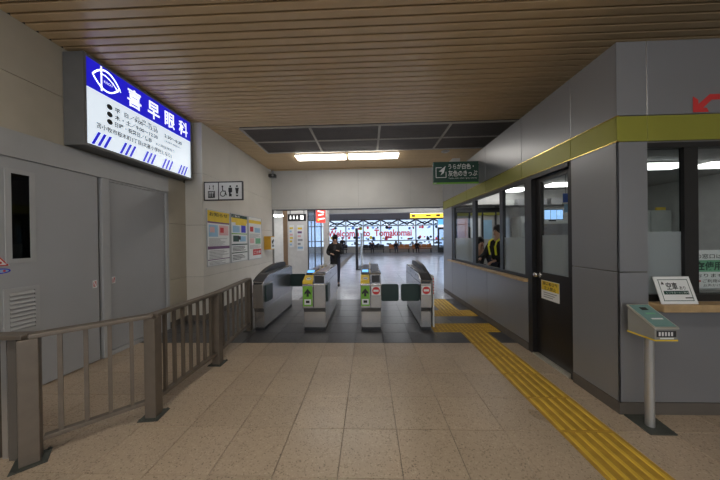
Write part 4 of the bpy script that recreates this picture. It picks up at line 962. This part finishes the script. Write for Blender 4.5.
def person(label, loc, rz, J, dress, hands=True, group=None):
    """J: joint positions in the person's own axes (x right, y forward, z up), metres."""
    t = thing('person', label, 'person', (0,0,0), group); t.location = loc; t.rotation_euler = (0,0,rz)
    def put(name, me, parent=t):
        o = bpy.data.objects.new(name, me); COL.objects.link(o); o.parent = parent; return o
    def mb(m, name, mat, smooth=True, parent=t):
        me = bpy.data.meshes.new(name); me.from_pydata(m.v, [], m.f); me.update(); me.materials.append(M[mat])
        if smooth:
            for p in me.polygons: p.use_smooth = True
        return put(name, me, parent)
    J = {k: V(v) for k, v in J.items()}
    trunk = ['pelvis','belly','chest','neck','skull']
    E_ = [('pelvis','belly'),('belly','chest'),('chest','neck'),('neck','skull'),('skull','crown')]
    R = dict(pelvis=(.125,.10), belly=(.125,.095), chest=(.135,.10), neck=.048, skull=(.066,.075), crown=(.06,.07))
    for s in 'LR':
        E_ += [('chest','sho'+s),('sho'+s,'elb'+s),('elb'+s,'wri'+s),('wri'+s,'palm'+s),('pelvis','hip'+s),('hip'+s,'kne'+s),('kne'+s,'ank'+s),('ank'+s,'toe'+s)]
        R.update({'sho'+s:.06,'elb'+s:.042,'wri'+s:.028,'palm'+s:(.034,.018),'hip'+s:.085,'kne'+s:.058,'ank'+s:.04,'toe'+s:.034})
    head = J['crown']-J['neck']
    body_j = dict(J)
    if hands:
        for s in 'LR':
            d = (J['palm'+s]-J['wri'+s]).normalized(); side = d.cross(V((0,0,1))).normalized() if abs(d.z) < .95 else V((1,0,0)); cur = V((0,0,-1)) if abs(d.z) < .8 else V((0,1,0))
            for k, (o, L) in enumerate(((-.027,.060),(-.009,.072),(.009,.068),(.027,.054))):
                a = J['palm'+s]+side*o+d*.012; b = a+d*L*.55+cur*.008; c_ = b+d*L*.35+cur*.03
                for q, p in zip('abc', (a,b,c_)): body_j['f%d%s%s' % (k,q,s)] = p; R['f%d%s%s' % (k,q,s)] = .0088
                E_ += [('palm'+s,'f%da%s' % (k,s)),('f%da%s' % (k,s),'f%db%s' % (k,s)),('f%db%s' % (k,s),'f%dc%s' % (k,s))]
            sg = 1 if s == 'L' else -1
            a = J['wri'+s]+d*.03+side*.03*sg; b = a+d*.04+side*.018*sg+cur*.012
            body_j['ta'+s] = a; body_j['tb'+s] = b; R['ta'+s] = .011; R['tb'+s] = .009
            E_ += [('wri'+s,'ta'+s),('ta'+s,'tb'+s)]
    nose = J['skull']*.72+J['crown']*.28+V((0,.082,-.012)); body_j['nose'] = nose; R['nose'] = .012; E_.append(('skull','nose'))
    put('body', skin_mesh(body_j, E_, R, 'skin', 'body', 1 if not hands else 2))
    # clothing from the same joints, a little fuller
    def cloth(name, mat, names, edges, add, extra=None):
        jj = {n: J[n] for n in names}; rr = {n: tuple(q+add for q in (R[n] if isinstance(R[n], tuple) else (R[n],R[n]))) for n in names}
        if extra: 
            for n, (p, r) in extra.items(): jj[n] = V(p); rr[n] = r
        return put(name, skin_mesh(jj, edges, rr, mat, name, 1 if not hands else 2))
    tm_, lm = dress['top'], dress['legs']
    ej = ['pelvis','belly','chest','shoL','elbL','wriL','shoR','elbR','wriR']
    ee = [('pelvis','belly'),('belly','chest'),('chest','shoL'),('shoL','elbL'),('elbL','wriL'),('chest','shoR'),('shoR','elbR'),('elbR','wriR')]
    ext = {'collar': (J['chest']*.2+J['neck']*.8, (.075,.07)) if dress.get('long') else (J['chest']*.35+J['neck']*.65, (.068,.065))}; ee.append(('chest','collar'))
    if dress.get('long'):
        ext['hem'] = (J['pelvis']+V((0,.01,-.34)), (.185,.15)); ee.append(('pelvis','hem'))
    cloth('coat' if dress.get('long') else 'jacket', tm_, ej, ee, dress.get('bulk', .022), ext)
    cloth('trousers', lm, ['pelvis','hipL','kneL','ankL','hipR','kneR','ankR'], [('pelvis','hipL'),('hipL','kneL'),('kneL','ankL'),('pelvis','hipR'),('hipR','kneR'),('kneR','ankR')], .012)
    for s in 'LR':
        a, b = J['ank'+s], J['toe'+s]; f_ = V((b.x-a.x, b.y-a.y, 0)); f_ = f_.normalized() if f_.length else V((0,1,0))
        mid = V((a.x,a.y,0))+f_*.055; m = MB(); m.ball((0,0,0), .052, .14, .055, 12, 8)
        ang = math.atan2(f_.y, f_.x)-math.pi/2; z0 = min(a.z, b.z)
        m.v = [tuple(Matrix.Rotation(ang, 3, 'Z') @ V((x, y_, max(z, -.038))) + mid + V((0,0,b.z))) for x, y_, z in m.v]
        mb(m, 'shoe', 'shoe_black')
    hc = J['skull']*.3+J['crown']*.7
    m = MB()
    if dress.get('hat'):
        m.ball(hc+V((0,-.008,.035)), .093, .105, .10, 16, 10); h = mb(m, 'hat', dress['hat'])
        m = MB(); m.ball(hc+V((0,.055,.055)), .07, .075, .012, 14, 6); mb(m, 'brim', dress['hat'], parent=h)
        m = MB(); m.ball(hc+V((0,-.03,-.03)), .082, .075, .10, 14, 8); mb(m, 'hair', 'hair_black')
        m = MB(); m.ball(J['neck']+V((0,-.05,-.02)), .13, .10, .075, 16, 10); mb(m, 'hood', dress['hat'])
    else:
        m.ball(hc+V((0,-.022,.022)), .084, .090, .092, 18, 12)
        m.v = [(x, y_, z) if not (y_ > hc.y+.045 and z < hc.z+.045) else (x, hc.y+.045, z) for x, y_, z in m.v]
        mb(m, 'hair', 'hair_black')
    if hands:
        e = J['skull']*.45+J['crown']*.55
        for sx in (-1, 1):
            m = MB(); m.ball(e+V((sx*.029,.068,0)), .011, .008, .007, 10, 6); mb(m, 'eye', 'print_black')
            m = MB(); m.ball(e+V((sx*.078,-.005,-.01)), .012, .022, .03, 10, 6); mb(m, 'ear', 'skin')
        m = MB(); m.ball(e+V((0,.070,-.068)), .022, .008, .006, 10, 6); mb(m, 'mouth', 'cloth_red')
    if dress.get('vest'):
        for sx in (-1, 1):
            m = MB(); q = J['chest']; b = J['belly']
            P = [(sx*.075, .128, -.18), (sx*.080, .148, .0), (sx*.088, .125, .085), (sx*.092, .045, .135), (sx*.092, -.05, .14), (sx*.085, -.125, .06), (sx*.075, -.135, -.16)]
            P = [q+V(p) for p in P]
            for a, c_ in zip(P[:-1], P[1:]): m.bar(a, c_, .04, .012) if abs((c_-a).normalized().z) < .97 else m.bar(a, c_+V((0,.01,0)), .04, .012)
            mb(m, 'reflective_strap', 'vest_yellow', False)
    if dress.get('bag'):
        m = MB(); c_ = J['hipR']+V((.16,-.02,-.12)); m.box(c_.x-.04, c_.x+.04, c_.y-.14, c_.y+.14, c_.z-.12, c_.z+.10); mb(m, 'bag', 'cloth_grey', False)
    return t
def standing(h=1.60, stride=0.0, arm='down'):
    s = h/1.60
    J = dict(pelvis=(0,0,.90), belly=(0,.01,1.02), chest=(0,0,1.20), neck=(0,.005,1.345), skull=(0,.02,1.42), crown=(0,.012,1.525),
      shoL=(-.145,-.005,1.275), shoR=(.145,-.005,1.275), hipL=(-.085,0,.86), hipR=(.085,0,.86),
      kneL=(-.085,.05+stride*.5,.47), ankL=(-.08,stride*.75-.02,.075), toeL=(-.09,stride*.75+.12,.038),
      kneR=(.085,.05-stride*.25,.47), ankR=(.08,-stride-.02,.075+stride*.12), toeR=(.09,-stride+.12,.038))
    if arm == 'phone':
        J.update(elbL=(-.215,-.02,1.03), wriL=(-.11,.19,1.10), palmL=(-.07,.245,1.125), elbR=(.215,-.02,1.03), wriR=(.14,.18,1.02), palmR=(.10,.24,1.02))
    elif arm == 'reach':
        J.update(elbL=(-.24,.07,1.04), wriL=(-.20,.28,.94), palmL=(-.19,.345,.925), elbR=(.24,.05,1.03), wriR=(.16,.27,.955), palmR=(.14,.335,.94))
    else:
        J.update(elbL=(-.22,-.02,1.03), wriL=(-.22,.04,.80), palmL=(-.22,.06,.74), elbR=(.22,-.02,1.03), wriR=(.22,.04,.80), palmR=(.22,.06,.74))
    J = {k: V(v)*s for k, v in J.items()}
    for k in ('toeL','toeR'): J[k].z = .038
    return J
def sitting(h=1.62, lean=.08):
    J = dict(pelvis=(0,0,.56), belly=(0,.02,.68), chest=(0,.03+lean,.86), neck=(0,.05+lean,1.005), skull=(0,.075+lean,1.08), crown=(0,.075+lean,1.185),
      shoL=(-.165,.03+lean,.945), shoR=(.165,.03+lean,.945), elbL=(-.22,.10+lean,.70), elbR=(.22,.10+lean,.70), wriL=(-.12,.32,.66), wriR=(.12,.32,.66), palmL=(-.08,.37,.65), palmR=(.08,.37,.65),
      hipL=(-.09,.02,.545), hipR=(.09,.02,.545), kneL=(-.11,.42,.52), kneR=(.11,.42,.52), ankL=(-.11,.40,.08), ankR=(.11,.40,.08), toeL=(-.12,.53,.038), toeR=(.12,.53,.038))
    return {k: V(v) for k, v in J.items()}
person('person in a long black coat and dark cap walking towards the gates with a phone', (-1.06, 7.95, 0), math.pi+.15, standing(1.58, .14, 'phone'),
       dict(top='coat_black', legs='cloth_navy', long=True, bulk=.045, hat='coat_black', bag=False))
ph = thing('phone', 'dark phone held by the walking person in black', 'phone', (-1.02, 7.70, 1.10))
MB().post(-1.035, 7.690, .075, .012, 1.115, 1.255, .15).build('case', 'gate_black', ph, bevel=.003)
person('office clerk in dark uniform with yellow reflective straps behind the open window', (2.56, 5.12, .001), math.pi/2+.35, standing(1.70, 0, 'reach'),
       dict(top='coat_black', legs='cloth_navy', bulk=.028, vest=True))
person('person seated behind the left sash of the ticket window, facing the clerk', (2.43, 5.78, .20), math.pi+.2, {k: (v if not k[:3] in ('kne','ank','toe') else v) for k, v in sitting(1.6, .05).items()},
       dict(top='cloth_grey', legs='cloth_navy', bulk=.02))
st = thing('office_stool', 'raised stool under the seated person behind the ticket window', 'stool', (2.43, 5.80, 0))
MB().cyl((2.43,5.80,.58), (2.43,5.80,.64), .17, 20).build('seat', 'gate_black', st); MB().cyl((2.43,5.80,.05), (2.43,5.80,.58), .03, 12).build('stem', 'chrome', st); MB().cyl((2.43,5.80,.002), (2.43,5.80,.05), .2, 20).build('base', 'gate_black', st)
for lab, x, yy, top, legs in (('seated person in dark clothes on the left orange bench', 2.75, 25.82, 'cloth_navy', 'cloth_jeans'), ('seated person in black on the right orange bench', 4.85, 25.82, 'coat_black', 'cloth_navy'),
        ('seated person in dark blue on the bench behind the glass divider', .35, 26.02, 'cloth_navy', 'cloth_grey')):
    person(lab, (x, yy, 0), math.pi, sitting(), dict(top=top, legs=legs, bulk=.03), hands=False, group='people in the waiting hall')
person('standing person in dark clothes by the far windows, left of the walking person', (-2.55, 24.6, 0), math.pi, standing(1.66), dict(top='coat_black', legs='cloth_navy', bulk=.03), hands=False, group='people in the waiting hall')
bpy.context.view_layer.update()
